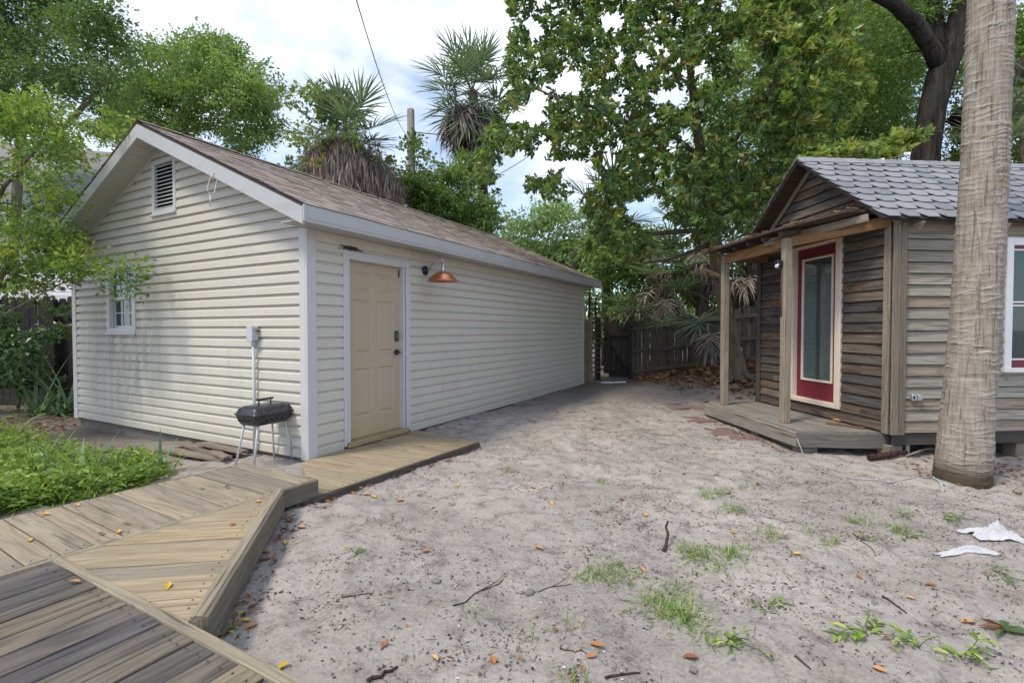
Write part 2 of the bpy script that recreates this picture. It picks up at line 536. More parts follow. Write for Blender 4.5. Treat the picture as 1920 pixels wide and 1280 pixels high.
def clip(poly, nrm, d):
    """keep n.p <= d"""
    out = []
    for i in range(len(poly)):
        p, q = poly[i], poly[(i+1) % len(poly)]
        sp, sq = nrm[0]*p[0]+nrm[1]*p[1]-d, nrm[0]*q[0]+nrm[1]*q[1]-d
        if sp <= 0: out.append(p)
        if (sp < 0 < sq) or (sq < 0 < sp):
            t = sp / (sp - sq)
            out.append((p[0]+(q[0]-p[0])*t, p[1]+(q[1]-p[1])*t))
    return out
def poly_boards(parent, poly, dirv, width, gap, ztop, T, mats, name='plank', jitter=0.002, seed=1, start=None, widths=None, nails=True):
    """fill a plan polygon with boards that run along dirv, each its own object"""
    rg = random.Random(seed)
    d = Vector((dirv[0], dirv[1], 0)).normalized()
    nrm = Vector((-d.y, d.x, 0))
    ang = math.atan2(d.y, d.x)
    ts = [nrm.x*p[0]+nrm.y*p[1] for p in poly]
    t = min(ts) if start is None else start
    out = []
    nail = MB()
    i = 0
    while t < max(ts) - 0.01:
        w = width if widths is None else widths[i % len(widths)]
        band = clip(clip(poly, (nrm.x, nrm.y), t + w - gap), (-nrm.x, -nrm.y), -t)
        i += 1
        t += w
        if len(band) < 3: continue
        cx = sum(p[0] for p in band)/len(band); cy = sum(p[1] for p in band)/len(band)
        loc = [((p[0]-cx)*d.x+(p[1]-cy)*d.y, (p[0]-cx)*nrm.x+(p[1]-cy)*nrm.y) for p in band]
        if sum(loc[j][0]*loc[(j+1)%len(loc)][1]-loc[(j+1)%len(loc)][0]*loc[j][1] for j in range(len(loc))) < 0: loc = loc[::-1]
        e = 0.004
        c0 = (sum(q[0] for q in loc)/len(loc), sum(q[1] for q in loc)/len(loc))
        mb = MB()
        n = len(loc)
        ins = [(q[0], q[1] - math.copysign(min(e, abs(q[1])*.5), q[1])) for q in loc]
        vs = [(q[0], q[1], -T) for q in loc] + [(q[0], q[1], -e) for q in loc] + [(q[0], q[1], 0) for q in ins]
        fs = [tuple(range(n-1, -1, -1)), tuple(range(2*n, 3*n))]
        for r0 in (0, n):
            fs += [(r0+j, r0+(j+1)%n, r0+n+(j+1)%n, r0+n+j) for j in range(n)]
        mb.add(vs, fs)
        mt = mats[rg.randrange(len(mats))] if isinstance(mats, (list, tuple)) else mats
        o = mb.build(name, mt, parent)
        o.location = (cx, cy, ztop + rg.uniform(-jitter, jitter))
        o.rotation_euler = (rg.uniform(-1, 1)*jitter*2.5, rg.uniform(-1, 1)*jitter*0.6, ang)
        out.append(o)
        if nails:
            xs_ = [q[0] for q in loc]
            for sgn_ in (-1, 1):
                xe = (max(xs_) if sgn_ > 0 else min(xs_)) - sgn_*rg.uniform(.035, .05)
                ys_ = [q[1] for q in loc]
                for yf_ in (.22, .78):
                    yy_ = min(ys_) + (max(ys_)-min(ys_))*yf_
                    pt = (xe, yy_)
                    ins_ok = all((loc[(j+1)%n][0]-loc[j][0])*(pt[1]-loc[j][1]) - (loc[(j+1)%n][1]-loc[j][1])*(pt[0]-loc[j][0]) > .004 for j in range(n))
                    if not ins_ok: continue
                    wx, wy = cx + pt[0]*d.x + pt[1]*nrm.x, cy + pt[0]*d.y + pt[1]*nrm.y
                    nail.lathe([(.0048, 0), (.0048, .0012), (0, .0014)], 6, (wx, wy, ztop + jitter + .0006))
    if nails and nail.v: tag(nail.build('nail_heads', M_NAIL, parent), kind='stuff')
    return out

def siding(parent, n, u0, u1, z0, z1, expo, prof, mat, name, openings=(), lim=None, off=0.0, split=None):
    """lapped boards on a wall whose plane holds the parent's origin, n outward (axis aligned in parent space).
    u runs along +x or +y of the parent. prof: (fraction of height, depth) from bottom to top."""
    n = Vector(n)
    ax = Vector((0, 1, 0)) if abs(n.x) > 0.5 else Vector((1, 0, 0))
    ex = n.cross(Vector((0, 0, 1)))
    sgn = ex.dot(ax)
    objs = []
    kk = 0
    z = z0
    while z < z1 - 0.005:
        zb = min(z + expo, z1)
        pieces = [(u0, u1, z, zb)]
        for (a, b, c, d) in openings:
            nxt = []
            for (p, q, s, t) in pieces:
                if b <= p or a >= q or d <= s or c >= t: nxt.append((p, q, s, t)); continue
                if p < a: nxt.append((p, a, s, t))
                if q > b: nxt.append((b, q, s, t))
                if s < c: nxt.append((max(p, a), min(q, b), s, c))
                if t > d: nxt.append((max(p, a), min(q, b), d, t))
            pieces = nxt
        if split:
            nxt = []
            for pc in pieces:
                cut = split(kk, pc)
                if cut and pc[0] + .15 < cut < pc[1] - .15:
                    nxt += [(pc[0], cut - .0012, pc[2], pc[3]), (cut + .0012, pc[1], pc[2], pc[3])]
                else: nxt.append(pc)
            pieces = nxt
        for (p, q, s, t) in pieces:
            if q - p < 0.004 or t - s < 0.004: continue
            pts = []
            for j, (fr_, dp) in enumerate(prof):
                zz = z + fr_ * expo
                pts.append((zz, dp))
            poly = []
            for j in range(len(pts) - 1):
                (za, da), (zc, dc) = pts[j], pts[j+1]
                lo, hi = max(za, s), min(zc, t)
                if hi - lo < -1e-9: continue
                f = lambda v: da + (dc-da)*((v-za)/(zc-za) if zc > za else 0)
                if zc == za:
                    if s <= za <= t: poly += [(za, da), (zc, dc)]
                elif hi > lo: poly += [(lo, f(lo)), (hi, f(hi))]
            cl = []
            for e_ in poly:
                if not cl or abs(cl[-1][0]-e_[0]) + abs(cl[-1][1]-e_[1]) > 1e-6: cl.append(e_)
            if len(cl) < 2: continue
            um, zm = (p+q)/2, (s+t)/2
            vs = []
            ok = True
            for (zz, dp) in cl:
                la, lb = (p, q)
                if lim:
                    l0, l1 = lim(zz); la, lb = max(p, l0), min(q, l1)
                    if lb < la: la = lb = (la+lb)/2
                for uu in (la, lb):
                    vs.append((sgn*(uu-um), -(dp+off), zz-zm))
            # local frame: x = ex, z = up, y = -n
            fs = []
            for j in range(len(cl)-1):
                q4 = (2*j, 2*j+1, 2*j+3, 2*j+2)
                fs.append(q4 if sgn > 0 else q4[::-1])
            m = Matrix.Identity(4)
            c = ax*um
            cols = (ex*1.0, n*-1.0, Vector((0, 0, 1)))
            if ex.cross(n*-1.0).z < 0:
                cols = (ex*-1.0, n*-1.0, Vector((0, 0, 1)))
                vs = [(-a, b_, c_) for (a, b_, c_) in vs]
            for r in range(3):
                for cc in range(3): m[r][cc] = cols[cc][r]
                m[r][3] = (c[r] if r < 2 else zm)
            o = MB().add(vs, fs).build(name, mat, parent, m)
            objs.append(o)
        z += expo
        kk += 1
    return objs

# ------------------------------------------------------------------ garage
GA = Vector((-2.077, 5.05, 0))
GROT = math.atan2(.877, .4805)
garage = empty('garage', GA, GROT, 'cream vinyl sided garage with brown shingle gable roof and tan door', 'garage')
GLEN, GWID = 7.88, 5.19
GB, GT = 0.08, 2.425            # bottom of siding, soffit
OH, EV = 0.295, 0.335           # gable overhang, eave overhang
RIDGE, EAVE = 3.90, 2.57        # top of roof at ridge and at eave edge
SL = (RIDGE - EAVE) / (GWID/2 + EV)

k = NT('vinyl_siding')
g = k.obj(garage)
base = k.mix(k.noise(g, 1.2, 4), (0.545, 0.515, 0.45), (0.60, 0.57, 0.505))
gs = k.n('ShaderNodeSeparateXYZ', Vector=g)
run = k.noise(k.vmap(g, (5, 9, 0.7)), 1.0, 5, 0.65)
big = k.noise(g, 0.8, 3)
dirt = k.math('MULTIPLY', k.fr(run, 0.48, 0.75), k.fr(big, 0.35, 0.65))
splash = k.math('MULTIPLY', k.fr(k.math('ADD', gs.outputs['Z'], k.math('MULTIPLY', run, 0.5)), 0.62, 0.25), 1.6, True)
dirt = k.math('MAXIMUM', dirt, splash)
# mildew patch round the small window and along the shady end of the gable wall
dy = k.math('SUBTRACT', gs.outputs['Y'], 3.75)
dz = k.math('SUBTRACT', gs.outputs['Z'], 1.15)
dd = k.math('ADD', k.math('POWER', k.math('MULTIPLY', dy, 0.75), 2.0), k.math('POWER', k.math('MULTIPLY', dz, 0.85), 2.0))
msk = k.math('MULTIPLY', k.fr(dd, 1.0, 0.05), k.fr(gs.outputs['X'], 0.3, 0.0))
mil = k.math('MULTIPLY', msk, k.fr(k.noise(k.vmap(g, (4, 7, 1.1)), 1.0, 5, 0.7), 0.36, 0.60))
colr = k.mix(k.math('MULTIPLY', dirt, 0.28), base, (0.36, 0.34, 0.27))
colr = k.mix(k.math('MULTIPLY', mil, 0.62), colr, (0.17, 0.165, 0.13))
k.bump(k.math('ADD', k.noise(k.vmap(k.obj(), (2, 60, 60)), 1.0, 3), k.math('MULTIPLY', k.noise(k.vmap(g, (1.1, 1.1, 6)), 1.0, 2), 3.0)), 0.14, 0.006)
M_VINYL = k.fin(colr, 0.42, 0.4)
M_TRIM = plain('white_trim', (0.55, 0.55, 0.55), 0.4, 0.4, 0, 0.05, 3)
k = NT('aluminium_fascia')
g = k.obj(garage)
rn = k.noise(k.vmap(g, (2.0, 2.0, 9)), 1.0, 5, 0.65)
colr = k.mix(k.math('MULTIPLY', k.fr(rn, 0.5, 0.78), 0.4), (0.455, 0.458, 0.46), (0.25, 0.265, 0.22))
M_FASCIA = k.fin(colr, 0.45, 0.4)
M_SOFF = plain('soffit_vinyl', (.47, .45, .40), .5, .3, 0, .12, 2)
M_FOUND = plain('foundation_concrete', (0.16, 0.15, 0.13), 0.9, 0.2, 0, 0.3, 6)
M_DARK = plain('dark_interior', (0.02, 0.02, 0.022), 0.9, 0.1)
k = NT('garage_shingle')
a = k.attr()
v = k.obj()
colr = k.ramp(a, [(0, (0.20, 0.155, 0.125)), (0.35, (0.29, 0.23, 0.19)), (0.7, (0.35, 0.295, 0.25)), (1, (0.26, 0.225, 0.205))])
colr = k.mix(k.math('MULTIPLY', k.fr(k.noise(v, 0.9, 5), 0.45, 0.7), 0.35), colr, (0.33, 0.30, 0.27))
sp = k.noise(v, 160, 3, 0.8)
colr = k.mix(k.math('MULTIPLY', k.fr(sp, 0.45, 0.7), 0.45), colr, (0.36, 0.30, 0.26))
k.bump(sp, 0.6, 0.004)
M_GSH = k.fin(colr, 0.95, 0.12)
M_DOOR = None
k = NT('tan_door_paint')
v = k.obj()
vs_ = k.n('ShaderNodeSeparateXYZ', Vector=k.obj(garage))
nn = k.noise(k.vmap(v, (2, 2, 1)), 1.0, 5)
colr = k.mix(nn, (0.43, 0.355, 0.255), (0.49, 0.41, 0.30))
grime = k.math('MULTIPLY', k.fr(k.math('ADD', vs_.outputs['Z'], k.math('MULTIPLY', nn, 0.5)), 0.95, 0.2), 0.55)
colr = k.mix(grime, colr, (0.47, 0.36, 0.15))
scuff = k.fr(k.noise(k.vmap(v, (9, 9, 3)), 1.0, 6, 0.7), 0.60, 0.72)
colr = k.mix(k.math('MULTIPLY', scuff, 0.35), colr, (0.27, 0.21, 0.13))
k.bump(k.noise(k.vmap(v, (40, 40, 3)), 1.0, 4), 0.12, 0.003)
M_DOOR = k.fin(colr, 0.5, 0.35)
M_BLACK = plain('black_metal', (0.018, 0.018, 0.022), 0.35, 0.5, 0, 0.2, 20)
M_GLASS = glassmat('window_glass', (.6, .66, .66), .02, .12)

# added dark core behind the siding, there to block light
MB().box((.1, .1, GB-.02), (GLEN-.1, GWID-.1, GT)).build('wall_core', M_DARK, garage)
MB().box((.03, .03, -.5), (GLEN-.03, GWID-.03, GB-.003)).build('foundation', M_FOUND, garage)
# gable filler
def tri(x0, x1, inset, mat, nm):
    z0 = GT; zr = RIDGE - .16
    y0, y1 = inset, GWID-inset
    sl = (zr - z0) / (GWID/2)
    top = z0 + sl*(GWID/2 - inset)
    mb = MB()
    vs = [(x0,y0,z0),(x0,y1,z0),(x0,GWID/2,top),(x1,y0,z0),(x1,y1,z0),(x1,GWID/2,top)]
    mb.add(vs, [(0,2,1),(3,4,5),(0,1,4,3),(1,2,5,4),(2,0,3,5)])
    return mb.build(nm, mat, garage)
tri(.1, GLEN-.1, .1, M_DARK, 'gable_core')

DUTCH = [(0, -.006), (0, .0215), (.03, .024), (.62, .0205), (.77, .005), (.80, -.004), (1.0, -.006)]
EXP = 0.113
DUTCH2 = [(0, -.002), (0, .0185), (.03, .020), (.68, .017), (.84, .003), (.90, -.001), (1.0, -.002)]
WIN = (3.36, 4.14, 1.36, 2.31)
VENT = (2.345, 2.89, 2.87, 3.55)
ROOFT = 0.13
def glim(z):
    # underside of the soffit at this height
    if z <= GT - .14: return (0, GWID)
    h = (z - (EAVE - ROOFT - .02)) / SL - EV + 0.0
    h = max(0, h)
    return (h, GWID - h)
siding(garage, (-1, 0, 0), 0.0, GWID, GB, RIDGE - .17, EXP, DUTCH, M_VINYL, 'siding_board', [WIN, VENT], glim,
       split=lambda kk, pc: ([None, 3.62, None, 1.31, 2.3][(kk//2*2) % 5] if pc[2] < 2.3 else None))
DOOR_OP = (.45, 1.55, GB-.01, 2.275)
siding(garage, (0, -1, 0), 0.0, GLEN, GB, GT, EXP, DUTCH2, M_VINYL, 'siding_board', [DOOR_OP], None,
       split=lambda kk, pc: (1.55 + [3.66, 1.2, 2.5, 4.4, .7, 3.0][(kk//2*5) % 6] if pc[1] > 4 else None))
# far gable and rear walls stay unseen: plain panels
MB().box((GLEN-.02, 0, GB), (GLEN, GWID, GT)).build('rear_wall', M_VINYL, garage)
MB().box((.02, GWID-.02, GB), (GLEN-.03, GWID, GT)).build('side_wall', M_VINYL, garage)
# corner posts: L shapes, proud of the siding
def corner(x, y, sx, sy):
    mb = MB()
    t, w = .030, .088
    lo = lambda a, s: (min(a, a+s), max(a, a+s))
    xa, xb = lo(x - sx*t, sx*(w+t)); ya, yb = lo(y - sy*t, sy*t)
    mb.bevbox((xa, ya, GB-.02), (xb, yb, GT), .004)
    xa, xb = lo(x - sx*t, sx*t); ya, yb = lo(y + sy*.0, sy*w)
    mb.bevbox((xa+.0005, ya, GB-.02), (xb, yb, GT), .004)
    return mb.build('corner_trim', M_TRIM, garage)
corner(0, 0, 1, 1); corner(0, GWID, 1, -1); corner(GLEN, 0, -1, 1)

# roof: deck, shingles, fascia, soffit
HW = GWID/2
def roofpt(x, s, side, lift=0.0):
    """s = distance from ridge in plan; side -1: door side (y small)"""
    return Vector((x, HW + side*s, RIDGE - SL*s + lift))
for side in (-1, 1):
    mb = MB()
    x0, x1 = -OH, GLEN + OH
    E = HW + EV
    a = [roofpt(x0, 0, side), roofpt(x1, 0, side), roofpt(x1, E, side), roofpt(x0, E, side)]
    b = [q - Vector((0, 0, .035)) for q in a]
    f = [(0,1,2,3),(7,6,5,4),(0,4,5,1),(1,5,6,2),(2,6,7,3),(3,7,4,0)]
    mb.add(a + b, f if side < 0 else [q[::-1] for q in f])
    mb.build('roof_deck', plain('roof_edge%d' % (side+1), (0.06, 0.055, 0.05), 0.9), garage)
    # shingle tabs
    rg = np.random.default_rng(11 + side)
    e = 0.14
    nrow = int(math.ceil((E / math.cos(math.atan(SL)) + .02) / e))
    cs = math.cos(math.atan(SL))
    Vv, Ff, Aa = [], [], []
    for r in range(nrow):
        sb = (E + .022 - r*e*cs)            # lower edge of course (plan)
        st = max(0.0, sb - (e+.05)*cs)
        if sb <= .02: continue
        x = x0 - .02 - rg.random()*.3
        while x < x1 + .02:
            w = rg.choice([.12, .16, .2, .26, .31])
            xa, xb = max(x, x0-.02), min(x + w - .004, x1+.02)
            x += w
            if xb - xa < .01: continue
            th = rg.uniform(.007, .014) if rg.random() < .6 else rg.uniform(.004, .007)
            dl = rg.uniform(-.006, .006)
            p = [roofpt(xa, sb+dl, side, .004+th), roofpt(xb, sb+dl, side, .004+th), roofpt(xb, st, side, .004), roofpt(xa, st, side, .004),
                 roofpt(xa, sb+dl, side, -.0), roofpt(xb, sb+dl, side, -.0)]
            b0 = len(Vv)
            Vv += [tuple(q) for q in p]
            Ff += [(b0, b0+1, b0+2, b0+3), (b0+4, b0+5, b0+1, b0)]
            Aa += [rg.random()] * 6
    Fa = np.array(Ff)
    if side > 0: Fa = Fa[:, ::-1]
    me = np_mesh('shingles', np.array(Vv), Fa, M_GSH, np.array(Aa))
    o = link('shingles', me, garage); tag(o, kind='stuff')
mb = MB()
rg = random.Random(5)
x = -OH - .02
while x < GLEN + OH:
    for side in (-1, 1):
        z = .022 + rg.uniform(0, .006)
        q = [roofpt(x, 0, side, z), roofpt(x+.2, 0, side, z+.006), roofpt(x+.2, .13, side, z+.004), roofpt(x, .13, side, z-.002)]
        mb.add(q, [(0,1,2,3)] if side < 0 else [(3,2,1,0)])
    x += .145
mb.build('ridge_cap', M_GSH, garage)
# fascia on the eaves and rakes
FH = .158
for side in (-1, 1):
    yE = HW + side*(HW + EV)
    y0, y1 = sorted((yE, yE + side*.022))
    MB().bevbox((-OH - .022, y0, EAVE - .012 - FH), (GLEN + OH + .022, y1, EAVE - .012), .004).build('fascia', M_FASCIA, garage)
    # rib on the fascia face
    y0, y1 = sorted((yE + side*.022, yE + side*.027))
    MB().box((-OH - .02, y0, EAVE - FH + .02), (GLEN + OH + .02, y1, EAVE - FH + .03)).build('fascia_rib', M_FASCIA, garage)
    for xe in (-OH, GLEN + OH):
        s_ = -1 if xe < 0 else 1
        xa, xb = sorted((xe, xe + s_*.022))
        mb = MB()
        E = HW + EV - .001
        top = [roofpt(0, 0, side, -.036), roofpt(0, E, side, -.036)]
        vs = []
        for xx in (xa, xb):
            for q in top: vs.append((xx, q.y, q.z))
            for q in top[::-1]: vs.append((xx, q.y, q.z - FH))
        mb.add(vs, [(0,1,2,3),(7,6,5,4),(0,4,5,1),(1,5,6,2),(2,6,7,3),(3,7,4,0)])
        mb.build('rake_fascia', M_FASCIA, garage)
    # sloping soffit under the gable overhang (ribbed panels) and flat soffit under the eave
    nP = 18
    for j in range(nP):
        sa, sb2 = (HW + EV - .03) * j/nP, (HW + EV - .03) * (j+1)/nP - .006
        mb = MB()
        q = [roofpt(-OH+.001, sa, side, -.17), roofpt(.02, sa, side, -.17), roofpt(.02, sb2, side, -.17), roofpt(-OH+.001, sb2, side, -.17)]
        vs = q + [v + Vector((0, 0, .012)) for v in q]
        mb.add(vs, [(3,2,1,0),(4,5,6,7),(0,1,5,4),(1,2,6,5),(2,3,7,6),(3,0,4,7)])
        mb.build('soffit_panel', M_SOFF, garage)
    y0, y1 = sorted((HW + side*HW, yE))
    MB().box((-OH, y0, GT), (GLEN + OH, y1, GT + .012)).build('soffit', M_FASCIA, garage)
    # frieze trim under soffit along wall and sloping channel on gable wall
    mb = MB()
    q = [roofpt(-.03, 0.0, side, -.20), roofpt(-.03, HW-.02, side, -.20)]
    vs = []
    for xx in (-.032, -.004):
        for v in q: vs.append((xx, v.y, v.z))
        for v in q[::-1]: vs.append((xx, v.y, v.z + .05))
    mb.add(vs, [(0,1,2,3),(7,6,5,4),(0,4,5,1),(1,5,6,2),(2,6,7,3),(3,7,4,0)])
    mb.build('gable_channel', M_TRIM, garage)
MB().bevbox((.09, -.022, GT-.11), (GLEN-.09, -.002, GT-.002), .003).build('frieze_trim', plain('frieze', (.62, .585, .50), .5), garage)

# gable vent
mb = MB()
y0, y1, z0, z1 = VENT
fw = .055
vent = MB().bevbox((-.03, y0, z0), (.02, y0+fw, z1)).bevbox((-.03, y1-fw, z0), (.02, y1, z1)).bevbox((-.029, y0+fw, z0), (.02, y1-fw, z0+fw)).bevbox((-.029, y0+fw, z1-fw), (.02, y1-fw, z1)).bevbox((-.05, y0-.01, z0-.03), (.0, y1+.01, z0), .003).build('gable_vent', M_TRIM, garage)
MB().box((.055, y0+.01, z0+.01), (.065, y1-.01, z1-.01)).build('backing', M_DARK, vent)
nl = 12
for j in range(nl):
    zc = z0 + fw + (z1-z0-2*fw) * (j+.5)/nl
    m = frame((0, (y0+y1)/2, zc), (0, 1, 0), (math.cos(R(40)), 0, math.sin(R(40))))
    link('louver', MB().box((-(y1-y0)/2+fw, -.026, -.003), ((y1-y0)/2-fw, .026, .003)).mesh('louver', M_TRIM) if j == 0 else lv, vent, m)
    if j == 0: lv = [c for c in vent.children if c.name.startswith('louver')][0].data

# gable window: double hung, three by two lights in each sash
y0, y1, z0, z1 = WIN
c = .075
win = MB().bevbox((-.032, y0, z0), (.03, y0+c, z1)).bevbox((-.032, y1-c, z0), (.03, y1, z1)).bevbox((-.031, y0+c, z1-c), (.03, y1-c, z1)).bevbox((-.031, y0+c, z0), (.03, y1-c, z0+c*.8)).bevbox((-.05, y0-.015, z0-.03), (-.0, y1+.015, z0), .003).build('window', M_TRIM, garage)
zm = (z0+z1)/2 - .01
for (za, zb, xo) in ((z0+c*.8, zm+.02, .03), (zm-.01, z1-c, .006)):
    sw = .035
    ya, yb = y0+c, y1-c
    MB().box((xo, ya, za), (xo+.022, ya+sw, zb)).box((xo, yb-sw, za), (xo+.022, yb, zb)).box((xo+.0005, ya+sw, za), (xo+.022, yb-sw, za+sw)).box((xo+.0005, ya+sw, zb-sw), (xo+.022, yb-sw, zb)).build('sash', M_TRIM, win)
    for ci in range(3):
        for ri in range(2):
            pw, ph = (yb-ya-2*sw)/3, (zb-za-2*sw)/2
            MB().box((xo+.012, ya+sw+ci*pw, za+sw+ri*ph), (xo+.015, ya+sw+(ci+1)*pw, za+sw+(ri+1)*ph)).build('pane', M_GLASS, win)
    for ci in (1, 2):
        yy = ya+sw+ci*(yb-ya-2*sw)/3
        MB().box((xo+.006, yy-.008, za+sw), (xo+.011, yy+.008, zb-sw)).build('muntin', M_TRIM, win)
    zz = (za+zb)/2
    MB().box((xo+.005, ya+sw, zz-.008), (xo+.0105, yb-sw, zz+.008)).build('muntin', M_TRIM, win)
mb = MB()
for j in range(14):
    yy = y0+c+.02 + j*(y1-y0-2*c-.04)/13
    mb.box((.078, yy-.016, z0+.03), (.083, yy+.012, z1-.03), Matrix.Rotation(0, 4, 'Z'))
mb.build('curtain', plain('curtain_cloth', (.05, .055, .06), .9), win)

# garage door
leafx0, leafx1, dz0, dz1 = .525, 1.425, .145, 2.19
door = empty('door', (0, 0, 0)); door.parent = garage
cs = .085
mb = MB()
mb.bevbox((DOOR_OP[0], -.034, GB+.03), (DOOR_OP[0]+cs, .0, DOOR_OP[3])).bevbox((DOOR_OP[1]-cs, -.034, GB+.03), (DOOR_OP[1], .0, DOOR_OP[3])).bevbox((DOOR_OP[0]+cs, -.033, DOOR_OP[3]-cs), (DOOR_OP[1]-cs, .0, DOOR_OP[3]))
mb.build('casing', M_TRIM, door)
MB().box((leafx0-.005, -.028, dz0-.02), (leafx0+.012, .085, dz1+.01)).box((leafx1-.012, -.028, dz0-.02), (leafx1+.02, .085, dz1+.01)).box((leafx0+.012, -.028, dz1-.01), (leafx1-.012, .085, dz1+.012)).build('jamb', M_TRIM, door)
lx0, lx1, lz0, lz1 = leafx0+.012, leafx1-.012, dz0+.012, dz1-.01
yf = .045
# leaf with six raised panels
leaf = MB()
wd, hg = lx1-lx0, lz1-lz0
st = .115
mid = .105
pw = (wd - 2*st - mid)/2
cols_ = [(lx0+st, lx0+st+pw), (lx0+st+pw+mid, lx1-st)]
rows_ = [(lz0+.235, lz0+.235+.56), (lz0+.235+.56+.17, lz0+.965+.62), (lz0+1.585+.10, lz1-.115)]
xs = sorted({lx0, lx1, *[q for c_ in cols_ for q in c_]})
zs = sorted({lz0, lz1, *[q for r_ in rows_ for q in r_]})
for i in range(len(xs)-1):
    for j in range(len(zs)-1):
        if (i in (1, 3)) and (j in (1, 3, 5)): continue
        leaf.add([(xs[i], yf, zs[j]), (xs[i+1], yf, zs[j]), (xs[i+1], yf, zs[j+1]), (xs[i], yf, zs[j+1])], [(0,1,2,3)])
leaf.box((lx0, yf+.012, lz0), (lx1, yf+.04, lz1))
leafo = leaf.build('leaf', M_DOOR, door)
for (xa, xb) in cols_:
    for (za, zb) in rows_:
        mb = MB()
        rings = [(0, 0), (.010, .011), (.024, .011), (.042, .001), (.048, .001)]
        vs = []
        for (ins, dep) in rings:
            vs += [(xa+ins, yf+dep, za+ins), (xb-ins, yf+dep, za+ins), (xb-ins, yf+dep, zb-ins), (xa+ins, yf+dep, zb-ins)]
        fs = []
        for r_ in range(len(rings)-1):
            for q in range(4):
                fs.append((r_*4+q, r_*4+(q+1)%4, (r_+1)*4+(q+1)%4, (r_+1)*4+q))
        b = (len(rings)-1)*4
        fs.append((b, b+1, b+2, b+3))
        mb.add(vs, fs)
        mb.build('panel', M_DOOR, door)
MB().bevbox((leafx0-.05, -.075, GB+.012), (leafx1+.05, .08, dz0+.008), .008).build('threshold', wood('sill_wood', [(.42, .33, .18), (.38, .30, .17)], (.2, .15, .08)), door)
kp = MB().bevbox((lx1-.085, yf-.022, 1.255), (lx1-.022, yf, 1.385), .008).build('keypad', M_BLACK, door)
btn = None
for r_ in range(4):
    for c_ in range(2):
        o = MB().bevbox((lx1-.073+c_*.026, yf-.0255, 1.345-r_*.018), (lx1-.057+c_*.026, yf-.021, 1.357-r_*.018), .002).build('button', plain('grey_button', (.22, .22, .24), .5) if btn is None else btn, kp)
        btn = o.data.materials[0]
mb = MB().bevbox((lx1-.085, yf-.02, 1.085), (lx1-.022, yf, 1.15), .006)
mb.tube([(lx1-.053, yf-.015, 1.118), (lx1-.053, yf-.055, 1.118)], .011, 10)
mb.bevbox((lx1-.16, yf-.066, 1.108), (lx1-.04, yf-.05, 1.128), .004)
mb.build('lever_handle', M_BLACK, door)
mb = MB().box((leafx1-.02, .03, 2.06), (leafx1-.008, .044, 2.15)); mb.build('hinge', M_BLACK, door)

# --- things fixed to the garage
def glocal(x, y, z):
    c_, s_ = math.cos(GROT), math.sin(GROT)
    return Vector((GA.x + x*c_ - y*s_, GA.y + x*s_ + y*c_, z))
M_GALV = plain('galvanised', (.50, .52, .54), .35, .5, .8, .1, 12)
k = NT('copper_shade')
v = k.obj()
colr = k.mix(k.noise(v, 14, 4), (.60, .23, .11), (.72, .31, .16))
M_COPPER = k.fin(colr, .30, .5, .85)
lamp = empty('wall_lamp', glocal(1.86, -.016, 2.19), GROT, 'copper barn light on a curved arm beside the tan door', 'lamp')
mb = MB(); mb.lathe([(0, 0), (.062, 0), (.062, .016), (.045, .03), (0, .032)], 20)
o = mb.build('base_plate', M_BLACK, lamp, frame((0, 0, 0), (1, 0, 0), (0, 0, 1)))
pts = []
for j in range(15):
    t = j/14
    if t < .45:
        q = t/.45
        pts.append((0, -.03 - .16*q, .0 + .11*q*q*(3-2*q)))
    else:
        an = (t-.45)/.55*math.pi
        pts.append((0, -.19 - .055*(1-math.cos(an)), .11 + .05*math.sin(an) - max(0, (t-.8))*.12))
MB().tube(pts, .0105, 10).build('arm', M_GALV, lamp)
so = (0, -.30, -.04)
MB().lathe([(.0, .125), (.017, .125), (.022, .06), (.034, .035), (.034, .005), (0, .005)], 16, so).build('socket', M_GALV, lamp)
prof = [(.030, .012), (.062, .004), (.10, -.012), (.145, -.048), (.168, -.082), (.196, -.104), (.204, -.112), (.203, -.118), (.196, -.112), (.165, -.088), (.142, -.054), (.098, -.018), (.03, .006)]
MB().lathe(prof, 36, so).build('shade', M_COPPER, lamp)
MB().lathe([(0, -.0), (.02, -.0), (.03, -.04), (.03, -.065), (.018, -.09), (0, -.095)], 14, so).build('bulb', plain('bulb_glass', (.8, .8, .76), .2), lamp)
# electrical box with conduit on the gable wall
eb = empty('electrical_box', glocal(-.016, .80, .10), GROT, 'grey outlet box on a conduit pipe fixed to the gable siding', 'electrical box')
M_GREYP = plain('grey_pvc', (.50, .53, .55), .5, .4, 0, .06)
mb = MB().bevbox((-.075, -.045, 1.18), (-.005, .045, 1.335), .008); mb.build('box', M_GREYP, eb)
MB().bevbox((-.088, -.05, 1.172), (-.076, .05, 1.342), .004).build('cover', M_GREYP, eb)
MB().tube([(-.04, 0, -.12), (-.04, 0, 1.15)], .0165, 12).tube([(-.04, 0, 1.13), (-.04, 0, 1.185)], .022, 12).build('conduit', M_GREYP, eb)
MB().bevbox((-.05, -.075, 1.28), (-.005, -.05, 1.30), .003).build('bracket', plain('rusty_bracket', (.22, .12, .07), .8), eb)
